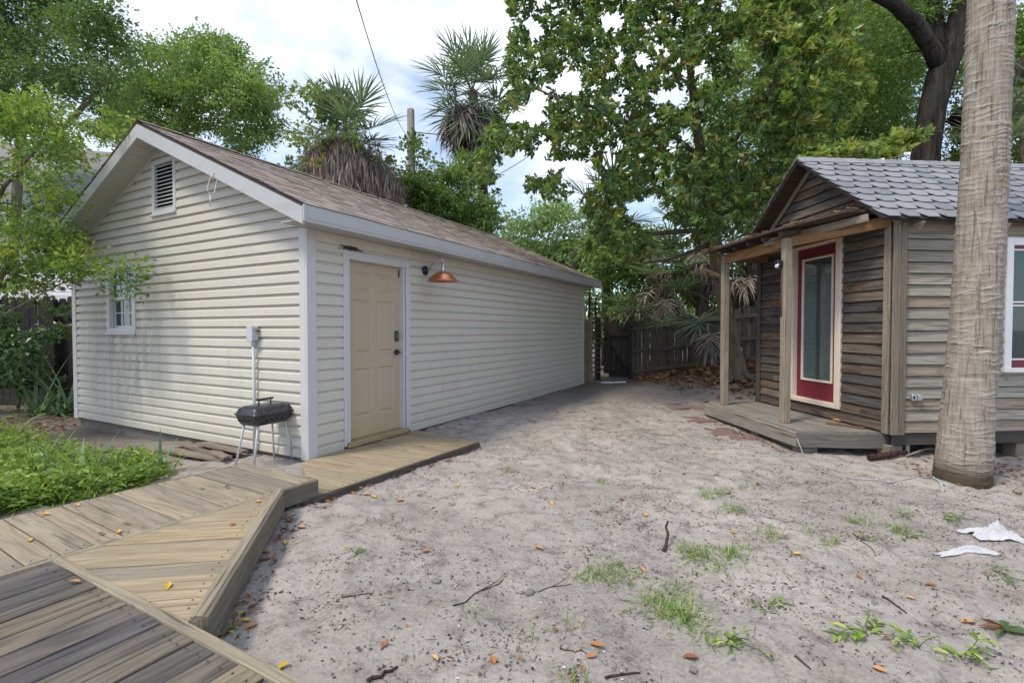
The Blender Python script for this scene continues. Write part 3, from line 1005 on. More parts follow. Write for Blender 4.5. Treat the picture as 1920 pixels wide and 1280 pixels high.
# nest over the door
nest = MB()
rg = random.Random(3)
for j in range(70):
    a = rg.uniform(0, 6.28); r_ = abs(rg.gauss(0, .055)); h = rg.uniform(0, .035)
    x, y = math.cos(a)*r_*1.5, math.sin(a)*r_*.3-.02
    dx, dy, dz = rg.uniform(-.07, .07), rg.uniform(-.015, .015), rg.uniform(-.012, .018)
    nest.tube([(x-dx, y-dy, h), (x+dx*.2, y+dy, h+.006), (x+dx, y+dy, h+dz)], .0028, 4)
nest.tube([(-.16, -.02, .045), (-.05, -.02, .012), (.08, -.02, .012)], [.003, .006, .01], 5)
o = nest.build('bird_nest', plain('nest_twigs', (.11, .085, .065), .95, .1, 0, .4, 30)); o.location = glocal(.56, -.012, 2.278); o.rotation_euler = (0, 0, GROT)
tag(o, 'small dark twig nest resting on the corner of the door casing', 'nest')
# loose cable on the rake fascia
cb = MB()
b0 = glocal(-OH-.03, 1.05, 3.01)
cb.tube([b0 + Vector((.02, -.0, .05)), b0 + Vector((-.02, -.01, -.02)), b0 + Vector((-.05, -.02, -.14)), b0 + Vector((-.01, -.03, -.2)), b0 + Vector((.03, -.02, -.17)), b0 + Vector((.05, -.01, -.05)), b0 + Vector((.07, 0, .04))], .005, 6)
cb.tube([b0 + Vector((-.01, -.03, -.2)), b0 + Vector((-.005, -.04, -.26)), b0 + Vector((.0, -.04, -.32))], .006, 6)
tag(cb.build('loose_cable', plain('white_cable', (.62, .60, .57), .5)), 'thin white loop of cable hanging from the garage rake fascia', 'cable')
# old rust stain hook and dryer line

# ------------------------------------------------------------------ timber walkways
ZD, ZP = 0.21, 0.085
M_DECKT = wood('deck_tan', [(.37, .30, .215), (.28, .24, .19), (.345, .285, .205), (.235, .21, .175), (.40, .325, .225)], (.125, .108, .095), 0.7, .55, .14, .03)
M_DECKY = wood('deck_yellow', [(.41, .32, .195), (.32, .27, .195), (.38, .305, .195), (.28, .24, .185), (.43, .34, .22)], (.16, .13, .10), 0.7, .5, .14, .02)
M_DECKD = wood('deck_dark', [(.085, .08, .085), (.30, .245, .16), (.12, .11, .11), (.22, .185, .135), (.095, .09, .092), (.17, .15, .125)], (.035, .033, .036), 0.8, .65, .14, .05)
M_EDGE = wood('edge_timber', [(.37, .315, .22), (.30, .26, .195)], (.13, .11, .085), 0.8, .5, .1)
M_BEAM = wood('beam_grey', [(.20, .175, .135), (.17, .15, .12)], (.075, .065, .055), 0.8, .5, .12, .1)
P = lambda px, py, z: at(px, py, z)
A1 = P(588, 899, ZD); A0 = P(100, 1045, ZD)
d1 = (A1 - A0).normalized()                       # along the walkway, towards the garage
q1 = Vector((d1.y, -d1.x, 0))                     # to the right of it
wW = 0.95
def wp(s, t): return A0 + d1*s - q1*t             # s along, t to the left
walk = empty('walkway', (0, 0, 0), 0, 'weathered tan plank walkway between the weeds and the door landing', 'walkway')
Lw = (A1-A0).length
poly = [wp(-1.1, .0), wp(Lw, 0), wp(Lw+.02, wW), wp(-1.1, wW)]
poly_boards(walk, [(p.x, p.y) for p in poly], (q1.x, q1.y), .142, .008, ZD, .036, M_DECKT, 'plank', .004, 3)
def edge(parent, a, b, W, H, mat, name, ztop):
    a = Vector((a.x, a.y, ztop - H/2)); b = Vector((b.x, b.y, ztop - H/2))
    return bar(name, parent, a, b, W, H, mat)
B0, B1 = wp(-1.1, -.025), wp(Lw+.01, -.025)
TRI_S = (P(502, 922, ZD) - A0).dot(d1)
edge(walk, wp(TRI_S, -.026), wp(Lw+.012, -.026), .04, .135, M_BEAM, 'rim_beam', ZD+.003)
edge(walk, wp(-1.1, -.026), wp(TRI_S-.002, -.026), .040, .04, M_EDGE, 'edge_strip', ZD+.004)
edge(walk, wp(-1.1, wW+.012), wp(Lw, wW+.012), .03, .10, M_BEAM, 'rim_beam', ZD-.003)
bar('end_beam', walk, wp(Lw+.024, .02) + Vector((0,0,-.085)), wp(Lw+.044, wW-.01) + Vector((0,0,-.085)), .03, .09, M_BEAM)
for s_ in (.5, 1.5, Lw-.25):
    for t_ in (.08, wW-.1):
        c_ = wp(s_, t_)
        MB().box((c_.x-.045, c_.y-.045, -.3), (c_.x+.045, c_.y+.045, ZD-.04)).build('post', M_BEAM, walk)

tdk = empty('triangular_deck', (0, 0, 0), 0, 'triangular infill of pale planks between walkway and dark deck', 'deck')
T0 = wp(.026, -.051); T1 = wp(TRI_S-.03, -.051)
T2 = P(345, 1170, ZD)
S1 = P(543, 1280, ZD)
d2 = (S1 - A0).normalized()
T2 = A0 + d2*((T2-A0).dot(d2)) 
nd2 = Vector((d2.y, -d2.x, 0)); 
if nd2.dot(T1-A0) < 0: nd2 = -nd2                 # from the dark deck towards the triangle
t0 = T0 + nd2*.0; t2 = T2 + nd2*.026
bd = (T1 - T2).normalized()
perp = Vector((bd.y, -bd.x, 0))
if perp.x < 0: perp = -perp
bw = .085
tri_poly = [(t0.x, t0.y), (t2.x - .0, t2.y), (T1.x, T1.y)]
poly_boards(tdk, tri_poly, (.989, .148), .142, .007, ZD+.002, .036, M_DECKY, 'plank', .002, 5)
ce = perp*(bw/2+.002)
bar('curb_beam', tdk, Vector((T2.x, T2.y, ZD-.045)) + ce + nd2*.012, Vector((T1.x, T1.y, ZD-.045)) + ce + bd*.05, bw*.62, .15, M_EDGE)
bar('curb_face', tdk, Vector((T2.x, T2.y, ZD-.052)) + ce*1.66 + nd2*.012, Vector((T1.x, T1.y, ZD-.052)) + ce*1.66 + bd*.03, .03, .15, M_BEAM)

deck = empty('main_deck', (0, 0, 0), 0, 'dark weathered plank deck in the near left corner', 'deck')
LD = 4.2
Dp = [A0 - nd2*.026, A0 + d2*LD - nd2*.026, A0 + d2*LD - nd2*2.6, A0 - nd2*2.6]
poly_boards(deck, [(p.x, p.y) for p in Dp], (nd2.x, nd2.y), .142, .008, ZD-.002, .036, M_DECKD, 'plank', .004, 9, widths=[.145, .14, .142, .095, .144, .14])
edge(deck, A0 - d2*.02 + nd2*.0, A0 + d2*LD, .046, .045, M_EDGE, 'edge_strip', ZD+.008)
fa = A0 + d2*((T2-A0).dot(d2)+.10) + nd2*.026
edge(deck, fa, A0 + d2*LD + nd2*.026, .03, .14, M_BEAM, 'rim_beam', ZD-.038)
# left continuation of the deck beyond the walkway corner
Dl = [A0 - d2*.05 - nd2*.045, A0 - d2*.05 - nd2*2.6, A0 - d2*1.6 - nd2*2.6, A0 - d2*1.6 - nd2*.045]
Dl = [(p.x, p.y) for p in Dl]
poly_boards(deck, Dl, (nd2.x, nd2.y), .142, .008, ZD-.045, .036, M_DECKD, 'plank', .003, 12)

land = empty('door_landing', (0, 0, 0), 0, 'low yellowish plank landing along the garage wall below the door', 'landing')
r0 = P(564, 939, ZP); r1 = P(895, 828, ZP)
u_ = glocal(1, 0, 0) - glocal(0, 0, 0); v_ = glocal(0, 1, 0) - glocal(0, 0, 0)
wl = lambda x, d: glocal(x, -d, 0)
xr1 = (r1 - GA).dot(u_); dr = -(r1 - GA).dot(v_)
xr0 = (r0 - GA).dot(u_); dr0 = -(r0 - GA).dot(v_)
lp = [r0, r1, wl(1.66, .03), wl(.0, .03), wl(-.12, .05), wl(xr0+.25, .78)]
poly_boards(land, [(p.x, p.y) for p in lp], (v_.x, v_.y), .144, .006, ZP, .036, M_DECKY, 'plank', .003, 21)
bar('rim_beam', land, Vector((r0.x, r0.y, ZP-.05)) - v_*.018, Vector((r1.x, r1.y, ZP-.05)) - v_*.018, .034, .105, wood('rim_dark', [(.10, .085, .07), (.13, .11, .09)], (.04, .035, .03)))
bar('end_beam', land, Vector((r0.x, r0.y, ZP-.055)) - u_*.018 + v_*.01, Vector((lp[5].x, lp[5].y, ZP-.055)) - u_*.018, .03, .09, M_BEAM)

# ------------------------------------------------------------------ cabin
CA = Vector((4.175, 5.436, 0))
CROT = R(4.9)
cabin = empty('cabin', CA, CROT, 'small weathered clapboard cabin with burgundy glass door and front porch', 'cabin')
def cl(x, y, z):
    c_, s_ = math.cos(CROT), math.sin(CROT)
    return Vector((CA.x + x*c_ - y*s_, CA.y + x*s_ + y*c_, z))
CL, CW = 4.4, 2.53
CB, CT = 0.27, 2.60
M_CLAPD = wood('clapboard_dark', [(.13, .11, .09), (.075, .073, .072), (.20, .125, .075), (.11, .10, .092), (.22, .175, .13), (.09, .078, .066), (.16, .145, .125)], (.022, .02, .021), .8, .68, .12, 0, .8, .6)
M_CLAPG = wood('clapboard_grey', [(.38, .37, .305), (.33, .32, .275), (.41, .39, .33), (.35, .26, .195), (.28, .275, .245)], (.12, .10, .085), .8, .6, .12, .10, .85, .4)
M_POST = wood('post_wood', [(.36, .30, .22), (.31, .27, .21)], (.14, .115, .085), .7, .5, .1, .25)
M_CTRIM = wood('trim_wood', [(.27, .225, .17), (.31, .27, .21), (.22, .185, .15)], (.09, .075, .062), .8, .6, .1, .1)
M_BEAMO = wood('beam_orange', [(.30, .165, .07), (.25, .15, .08)], (.10, .06, .035), .7, .5, .12)
M_PORCH = wood('porch_plank', [(.27, .25, .225), (.23, .215, .20), (.31, .285, .25)], (.12, .11, .10), .7, .45, .14, .1)
M_CREAM = plain('cream_paint', (.66, .56, .47), .5, .4, 0, .08, 6)
M_BURG = plain('burgundy_paint', (.165, .016, .032), .42, .45, 0, .12, 5)
M_WHITE = plain('white_paint', (.80, .79, .78), .45, .4, 0, .04, 5)
M_BLIND = plain('blind_slats', (.20, .225, .225), .6, .3, 0, .06, 5)

CRIDGE_Y = CW/2
CSL = .75
CRZ = 1.40 + 2.26                       # roof top at the ridge
COH, CEV = .27, .15
def croof(x, s, side, lift=0.0): return Vector((x, CRIDGE_Y + side*s, CRZ - CSL*s + lift))
CEZ = CRZ - CSL*(CRIDGE_Y + CEV)
# core with recesses for the door and windows
MB().box((.14, .14, CB-.1), (CL-.1, CW-.1, CT-.05)).build('wall_core', M_DARK, cabin)
DO = (.83, 1.66, .45, 2.53)              # door opening
DT = .095
CLAP = [(0, -.014), (0, .028), (.905, .008), (.905, -.014), (1.0, -.014)]
def clim(z):
    if z < CRZ - CSL*CRIDGE_Y - .06: return (0, CW)
    h = CRIDGE_Y - (CRZ - .06 - z)/CSL
    return (max(0, h), CW - max(0, h))
siding(cabin, (-1, 0, 0), 0, CW, CB, CRZ - .10, .122, CLAP, M_CLAPD, 'clapboard', [(DO[0]-DT, DO[1]+DT, DO[2]-DT*.6, DO[3]+DT)], clim,
       split=lambda kk, pc: ([None, .42, None, 2.1][kk % 4]))
WO = (1.30, 2.15, .96, 2.42)
siding(cabin, (0, -1, 0), 0, CL, CB, CT, .125, CLAP, M_CLAPG, 'clapboard', [WO], None,
       split=lambda kk, pc: ([2.9, None, 3.4, .0, 2.6][kk % 5]))
MB().box((.03, CW-.02, CB), (CL, CW, CT)).build('rear_wall', M_CLAPG, cabin)
MB().box((CL-.02, 0.01, CB), (CL, CW-.03, CT)).build('end_wall', M_CLAPG, cabin)
# corner boards
bar('corner_board', cabin, (-.040, .045, CB-.02), (-.040, .045, CT+.02), .085, .026, M_CTRIM, (1, 0, 0))
bar('corner_board', cabin, (-.012, -.042, CB-.02), (-.012, -.042, CT+.02), .08, .026, M_CTRIM, (0, 1, 0))
bar('corner_board', cabin, (.070, -.040, CB-.02), (.070, -.040, CT+.0), .075, .024, M_CTRIM, (0, 1, 0))
bar('corner_board', cabin, (-.040, CW-.05, CB-.02), (-.040, CW-.05, CT+.02), .09, .026, wood('trim_dark', [(.12, .10, .09), (.09, .08, .07)], (.04, .035, .03)), (1, 0, 0))
# sill beam, piers
M_SILL = wood('sill_beam', [(.10, .092, .08), (.085, .078, .07)], (.04, .036, .03))
bar('sill_beam', cabin, (.03, .02, CB-.075), (CL, .02, CB-.075), .05, .135, M_SILL)
bar('sill_beam', cabin, (.02, .06, CB-.075), (.02, CW, CB-.075), .05, .135, M_SILL)
M_PIER = plain('pier_block', (.20, .17, .14), .9, .2, 0, .25, 8)
for (x, y) in ((.06, .09), (1.62, .09), (3.2, .09), (.1, 2.3), (1.6, 2.3), (3.2, 2.3)):
    MB().bevbox((x-.09, y-.08, -.35), (x+.09, y+.08, CB-.146), .01).build('pier', M_PIER, cabin)
MB().tube([(.36, .18, -.2), (.36, .18, CB-.05)], .021, 12).build('drain_pipe', M_WHITE, cabin)
# rafters/gable rake boards
for side in (-1, 1):
    mb = MB()
    a, b = croof(-.045, .03, side, -.075), croof(-.045, CRIDGE_Y + .1, side, -.075)
    bar('rake_board', cabin, a, b, .03, .07, M_CTRIM, (0, 0, 1))
# roof deck boards, seen from below at the overhang
for side in (-1, 1):
    E = CRIDGE_Y + CEV
    nb = 11
    for j in range(nb):
        sa, sb_ = E*j/nb, E*(j+1)/nb - .006
        q = [croof(-COH, sa, side, -.045), croof(CL+.2, sa, side, -.045), croof(CL+.2, sb_, side, -.045), croof(-COH, sb_, side, -.045)]
        vs = q + [v + Vector((0, 0, .022)) for v in q]
        f = [(3,2,1,0),(4,5,6,7),(0,1,5,4),(1,2,6,5),(2,3,7,6),(3,0,4,7)]
        cm = sum(vs, Vector())/8
        m = frame(cm, (1, 0, 0), (0, side, -CSL*1.0))
        mi = m.inverted()
        MB().add([mi @ v for v in vs], f if (side < 0) else [t[::-1] for t in f]).build('sheathing_board', wood('sheathing', [(.085, .055, .04), (.12, .08, .055)], (.03, .022, .018)) if (j == 0 and side == -1) else bpy.data.materials['sheathing'], cabin, m)
    # drip edge under the shingles
    mb = MB()
    q = [croof(-COH-.012, 0, side, -.022), croof(CL+.2, 0, side, -.022), croof(CL+.2, E+.012, side, -.022), croof(-COH-.012, E+.012, side, -.022)]
    vs = q + [v + Vector((0, 0, .014)) for v in q]
    f = [(3,2,1,0),(4,5,6,7),(0,1,5,4),(1,2,6,5),(2,3,7,6),(3,0,4,7)]
    mb.add(vs, f if side < 0 else [t[::-1] for t in f])
    mb.build('underlay', plain('felt%d' % (side+1), (.03, .03, .032), .9), cabin)
# rafter tails under the near eave
for j in range(9):
    x = .18 + j*.5
    bar('rafter_tail', cabin, croof(x, CRIDGE_Y-.05, -1, -.10), croof(x, CRIDGE_Y + CEV - .01, -1, -.10), .04, .09, M_POST)
bar('frieze_board', cabin, (.1, -.028, CT-.075), (CL, -.028, CT-.075), .02, .15, M_CTRIM, (0, 0, 1))

# shingles: clipped lower corners, half-bond
k = NT('slate_shingle')
r = k.rnd()
v = k.vadd(k.obj(), k.math('MULTIPLY', r, 17.0))
colr = k.ramp(r, [(0, (.19, .20, .22)), (.4, (.25, .258, .28)), (.8, (.30, .30, .315)), (1, (.215, .222, .245))])
nz = k.noise(v, 240, 3, .8)
colr = k.mix(k.math('MULTIPLY', k.fr(nz, .45, .75), .4), colr, (.32, .32, .34))
colr = k.mix(k.math('MULTIPLY', k.fr(k.noise(k.geo(), 2.2, 4), .55, .75), .3), colr, (.12, .13, .10))
k.bump(nz, .5, .003)
M_SLATE = k.fin(colr, .9, .2)
SW, SE = .2245, None
E = CRIDGE_Y + CEV + .02
cs = math.cos(math.atan(CSL))
slen = E / cs
nrow = 9
SE = slen / nrow
def shingle_mesh(w):
    t = .009
    pts = [(-w/2+.003, .02), (-w/2+.003, -SE*.55), (-w/2+.05, -SE-.012), (w/2-.05, -SE-.012), (w/2-.003, -SE*.55), (w/2-.003, .02)]
    pts = [(p[0], p[1]) for p in pts]
    mb = MB()
    n = len(pts)
    vs = [(p[0], p[1], 0) for p in pts] + [(p[0], p[1], t if p[1] < 0 else .002) for p in pts]
    fs = [tuple(range(n, 2*n))] + [tuple(range(n-1, -1, -1))] + [(i, n+i, n+(i+1)%n, (i+1)%n) for i in range(n)]
    fs = [f[::-1] for f in fs]
    mb.add(vs, fs)
    return mb.mesh('shingle', M_SLATE)
sm = shingle_mesh(SW)
sh_half = shingle_mesh(SW*.5+.03)
rg = random.Random(8)
for side in (-1, 1):
    cols = int((CL + .2 + COH)/SW) + 1
    if side > 0: cols = 3
    for rI in range(nrow):
        s0 = E*rI/nrow
        off = (rI % 2)*SW*.5
        for c_ in range(cols):
            x = -COH - .012 + SW*.5 + c_*SW + off
            lift = .006 + .0015*(nrow-rI)*0
            o0 = croof(x, s0, side, lift)
            ex = Vector((1, 0, 0)) if side < 0 else Vector((-1, 0, 0))
            m = frame(o0, ex, (0, -side, CSL)) @ Matrix.Rotation(rg.gauss(0, .006), 4, 'Z') @ Matrix.Rotation(-R(2.2) + rg.gauss(0, .006), 4, 'X')
            link('shingle', sm, cabin, m)
        if off:
            o0 = croof(-COH - .012 + SW*.25, s0, side, .006)
            m = frame(o0, Vector((1, 0, 0)) if side < 0 else Vector((-1, 0, 0)), (0, -side, CSL)) @ Matrix.Rotation(-R(2.2), 4, 'X')
            link('shingle', sh_half, cabin, m)
for c_ in range(int((CL+.4)/.2)):
    x = -COH - .01 + c_*.2
    mb = MB()
    vs = []
    for xx, zz in ((x, .018), (x+.23, .026)):
        vs += [croof(xx, .11, -1, zz), croof(xx, 0, -1, zz+.012), croof(xx, .11, 1, zz)]
    vs2 = [v + Vector((0, 0, .008)) for v in vs]
    mb.add(vs2 + vs, [(0,3,4,1),(1,4,5,2),(7,10,9,6),(8,11,10,7),(0,1,7,6),(1,2,8,7),(4,3,9,10),(5,4,10,11)])
    mb.build('ridge_shingle', M_SLATE, cabin)

# cabin door
cd = empty('door', (0, 0, 0)); cd.parent = cabin
y0, y1, z0, z1 = DO
mb = MB().bevbox((-.045, y0-DT, z0-DT*.5), (.0, y0, z1+DT)).bevbox((-.045, y1, z0-DT*.5), (.0, y1+DT, z1+DT)).bevbox((-.044, y0, z1), (.0, y1, z1+DT)).bevbox((-.05, y0, z0-DT*.5), (.05, y1, z0+.012), .006)
mb.box((-.03, y0-.002, z0), (.12, y0+.012, z1)).box((-.03, y1-.012, z0), (.12, y1+.002, z1)).box((-.03, y0+.012, z1-.012), (.12, y1-.012, z1+.002))
mb.build('casing', M_CREAM, cd)
xl = .03
ly0, ly1, lz0, lz1 = y0+.014, y1-.014, z0+.014, z1-.014
gy0, gy1, gz0, gz1 = ly0+.10, ly1-.10, lz0+.235, lz1-.14
MB().bevbox((xl, ly0, lz0), (xl+.04, gy0, lz1)).bevbox((xl, gy1, lz0), (xl+.04, ly1, lz1)).bevbox((xl+.0005, gy0, lz0), (xl+.04, gy1, gz0)).bevbox((xl+.0005, gy0, gz1), (xl+.04, gy1, lz1)).build('leaf', M_BURG, cd)
w = .03
MB().bevbox((xl-.014, gy0, gz0), (xl+.02, gy0+w, gz1)).bevbox((xl-.014, gy1-w, gz0), (xl+.02, gy1, gz1)).bevbox((xl-.0135, gy0+w, gz0), (xl+.02, gy1-w, gz0+w)).bevbox((xl-.0135, gy0+w, gz1-w), (xl+.02, gy1-w, gz1)).build('glazing_bead', M_CREAM, cd)
M_GLASS2 = glassmat('door_glass', (.82, .88, .88), .02, .65)
MB().box((xl+.004, gy0+w, gz0+w), (xl+.008, gy1-w, gz1-w)).build('pane', M_GLASS2, cd)
mb = MB()
zz = gz0 + w
while zz < gz1 - w:
    mb.box((-.011, gy0+w-.002, -.001), (.011, gy1-w+.002, .001), Matrix.Translation((xl+.022, 0, zz)) @ Matrix.Rotation(R(-80), 4, 'Y'))
    zz += .021
tag(mb.build('blind', M_BLIND, cd), kind='stuff')
# side window
wn = empty('window', (0, 0, 0)); wn.parent = cabin
x0, x1, z0, z1 = WO
c = .085
MB().bevbox((x0, -.042, z0), (x0+c, .05, z1)).bevbox((x1-c, -.042, z0), (x1, .05, z1)).bevbox((x0+c, -.041, z1-c), (x1-c, .05, z1)).bevbox((x0-.02, -.06, z0-.035), (x1+.02, .05, z0+.015), .005).build('casing', M_WHITE, wn)
MB().bevbox((x0+c, -.005, z0+.015), (x1-c, .04, z0+.10), .004).bevbox((x0+c, -.005, z1-c-.035), (x1-c, .04, z1-c), .004).bevbox((x0+c, -.005, z0+.1), (x0+c+.014, .04, z1-c-.035), .003).bevbox((x1-c-.014, -.005, z0+.1), (x1-c, .04, z1-c-.035), .003).build('sash', M_BURG, wn)
for (za, zb) in ((z0+.1, (z0+z1)/2-.01), ((z0+z1)/2+.01, z1-c-.035)):
    MB().box((x0+c+.014, .012, za), (x1-c-.014, .015, zb)).build('pane', M_GLASS, wn)
    MB().box((x0+c+.014, .002, za), (x1-c-.014, .02, za+.018)).build('rail', M_WHITE, wn); MB().box((x0+c+.014, .002, zb-.018), (x1-c-.014, .02, zb)).build('rail', M_WHITE, wn)
mb = MB()
zz = z0 + .1
while zz < z1 - c:
    mb.box((x0+c, -.012, -.001), (x1-c, .012, .001), Matrix.Translation((0, .06, zz)) @ Matrix.Rotation(R(-50), 4, 'X'))
    zz += .022
tag(mb.build('blind', plain('window_blind', (.52, .55, .52), .6), wn), kind='stuff')

# porch platform
pd = empty('porch', (0, 0, 0)); pd.parent = cabin
PX0, PY0, PY1, PZ = -.88, .28, 2.51, .25
poly_boards(pd, [(PX0, PY0), (-.02, .12), (-.02, PY1), (PX0, PY1)], (0, 1), .142, .006, PZ, .034, M_PORCH, 'plank', .0015, 31)
bar('rim_board', pd, (PX0-.022, PY0, PZ-.10), (PX0-.022, PY1, PZ-.10), .036, .165, M_PORCH)
bar('rim_board', pd, (PX0-.04, PY0-.018, PZ-.10), (-.0, .095, PZ-.10), .036, .165, wood('porch_dark', [(.17, .155, .14), (.15, .14, .13)], (.07, .06, .055)))
for (x, y) in ((PX0+.12, PY0+.06), (PX0+.12, 1.2), (PX0+.12, PY1-.1)):
    MB().bevbox((x-.11, y-.07, -.35), (x+.11, y+.07, PZ-.19), .012).build('pier', M_PIER, pd)
PT = 2.52
for (yy) in (.75, 2.22):
    bar('post', pd, (PX0+.14, yy, PZ), (PX0+.14, yy, PT), .092, .092, M_POST, (0, 1, 0), .006)
bar('header_beam', pd, (PX0+.14, 2.35, PT-.055), (PX0+.14, .78, PT-.055), .045, .14, M_BEAMO)
bar('fascia_board', pd, (PX0+.06, 1.10, PT-.0), (-.26, .06, PT+.11), .022, .085, M_CTRIM)
bar('header_beam', pd, (PX0+.15, .77, PT-.045), (-.05, .03, PT+.06), .04, .12, M_BEAMO)
bar('ledger', pd, (-.05, .0, CT-.0), (-.05, 2.45, CT-.0), .03, .12, M_BEAMO)
bar('end_beam', pd, (PX0+.06, 2.30, PT-.05), (-.02, 2.30, PT-.02), .04, .11, M_BEAMO)
# porch roof: sagging thin shed roof with exposed rafters
edge_pts = [(-1.0, 2.46, PT+.06), (-.93, .66, PT+.075), (-.47, .12, PT+.18)]
wall_pts = [(-.04, 2.46, CT+.14), (-.04, .66, CT+.14), (-.04, .10, CT+.10)]
mb = MB()
vs = [Vector(p) for p in edge_pts + wall_pts]
vs2 = [v + Vector((0, 0, .03)) for v in vs]
mb.add(vs + vs2, [(0,1,4,3),(1,2,5,4),(6,9,10,7),(7,10,11,8),(0,6,7,1),(1,7,8,2),(2,8,11,5),(5,11,10,4),(4,10,9,3),(3,9,6,0)])
mb.build('porch_roof', plain('old_roofing', (.075, .06, .052), .95, .1, 0, .4, 14), pd)
for yy in (2.1, 1.75, 1.4, 1.05, .7):
    bar('rafter', pd, (-.88, yy, PT+.035), (-.06, yy, CT+.09), .035, .06, M_SILL)
# debris of dry needles and bark along the porch roof edge
rg = random.Random(12)
mb = MB()
for j in range(90):
    t = rg.random()*1.6
    if t < 1: e0, e1, tt = Vector(edge_pts[0]), Vector(edge_pts[1]), t
    else: e0, e1, tt = Vector(edge_pts[1]), Vector(edge_pts[2]), (t-1)/.6
    pnt = e0.lerp(e1, tt) + Vector((rg.uniform(-.02, .10), 0, .035 + rg.uniform(0, .02)))
    dv = Vector((rg.uniform(-.5, .5), rg.uniform(-1, 1), rg.uniform(-.15, .25))).normalized()*rg.uniform(.015, .06)
    sv = dv.orthogonal().normalized()*rg.uniform(.003, .014)
    mb.add([pnt-dv-sv, pnt+dv-sv*.5, pnt+dv+sv*.5, pnt-dv+sv], [(0,1,2,3)])
tag(mb.build('roof_debris', plain('dry_debris', (.17, .11, .06), .9, .1, 0, .5, 30), pd), kind='stuff')

# things on the porch
fl = empty('flood_light', cl(PX0+.085, .75+.02, 2.22), CROT, 'small black security light fixed to the nearer porch post', 'light')
MB().bevbox((-.075, -.035, -.03), (.0, .035, .035), .008).build('housing', M_BLACK, fl)
MB().lathe([(0, 0), (.026, 0), (.03, .02), (0, .021)], 14).build('lens', plain('lens', (.7, .72, .75), .1), fl, frame((-.08, -.02, -.03), (0, 1, 0), (.5, 0, .8)))
MB().tube([(-.02, 0, -.03), (-.03, -.01, -.06), (-.06, -.01, -.065), (-.085, -.005, -.05)], .006, 6).build('bracket', M_GALV, fl)
mb = MB().tube([(0, 0, 0), (.004, .002, -.2), (-.004, 0, -.42), (.002, 0, -.62)], .009, 6)
o = mb.build('drop_cable', plain('dark_cable', (.10, .055, .05), .7)); o.location = cl(PX0+.085, .75+.012, 2.18); tag(o, 'dark cable stapled down the nearer porch post below the light', 'cable')
sc_ = MB().bevbox((-.05, -.03, -.05), (.0, .03, .05), .008).bevbox((-.044, -.008, .05), (-.02, .008, .12), .003)
o = sc_.build('sensor_box', M_BLACK); o.location = cl(-.10, DO[1]+.06, 2.46) ; o.rotation_euler = (0, 0, CROT); tag(o, 'tiny black sensor box hanging above the burgundy door', 'sensor')
# outlet on the side wall
ol = empty('outlet_box', cl(.245, -.022, .66), CROT, 'grey weatherproof outlet box on the clapboard beside the palm trunk', 'outlet')
MB().bevbox((-.06, -.035, -.035), (.0, .0, .035), .006).build('box', M_GALV, ol)
MB().bevbox((.002, -.045, -.032), (.055, .0, .032), .006).build('cover', M_GALV, ol)
MB().bevbox((-.05, -.042, -.015), (-.03, -.034, .015), .003).build('switch', M_BLACK, ol)
MB().bevbox((.012, -.05, -.02), (.045, -.044, .02), .003).build('flap', M_GALV, ol)
# slat of wood and a leaf lying on the porch
o = MB().bevbox((-.2, -.035, 0), (.2, .035, .012), .004).build('wood_offcut', wood('offcut', [(.22, .11, .05), (.2, .1, .05)], (.1, .05, .03))); o.location = cl(-.16, .48, PZ+.004); o.rotation_euler = (0, 0, R(128))
tag(o, 'short brown board offcut lying on the porch by the door', 'board')

# ------------------------------------------------------------------ fences, pavers, yard things
M_FENCE = wood('fence_grey', [(.085, .078, .065), (.115, .10, .085), (.07, .065, .055), (.14, .12, .095)], (.03, .027, .024), .8, .6, .1, .25)
M_FENCED = wood('fence_black', [(.032, .029, .028), (.045, .04, .036), (.025, .023, .022)], (.012, .011, .011), .8, .5, .12, .1)
def picket_mesh(w, h, t, mat, style):
    if style == 'dog': pts = [(-w/2, 0), (w/2, 0), (w/2, h-.04), (w/2-.03, h), (-w/2+.03, h), (-w/2, h-.04)]
    elif style == 'point': pts = [(-w/2, 0), (w/2, 0), (w/2, h-.06), (0, h), (-w/2, h-.06)]
    else: pts = [(-w/2, 0), (w/2, 0), (w/2, h), (-w/2, h)]
    n = len(pts)
    # local x runs up the picket so the grain follows it
    vs = [(p[1], p[0], 0) for p in pts] + [(p[1], p[0], t) for p in pts]
    fs = [tuple(range(n)), tuple(range(2*n-1, n-1, -1))] + [(i, n+i, n+(i+1)%n, (i+1)%n) for i in range(n)]
    return MB().add(vs, fs).mesh('picket', mat)
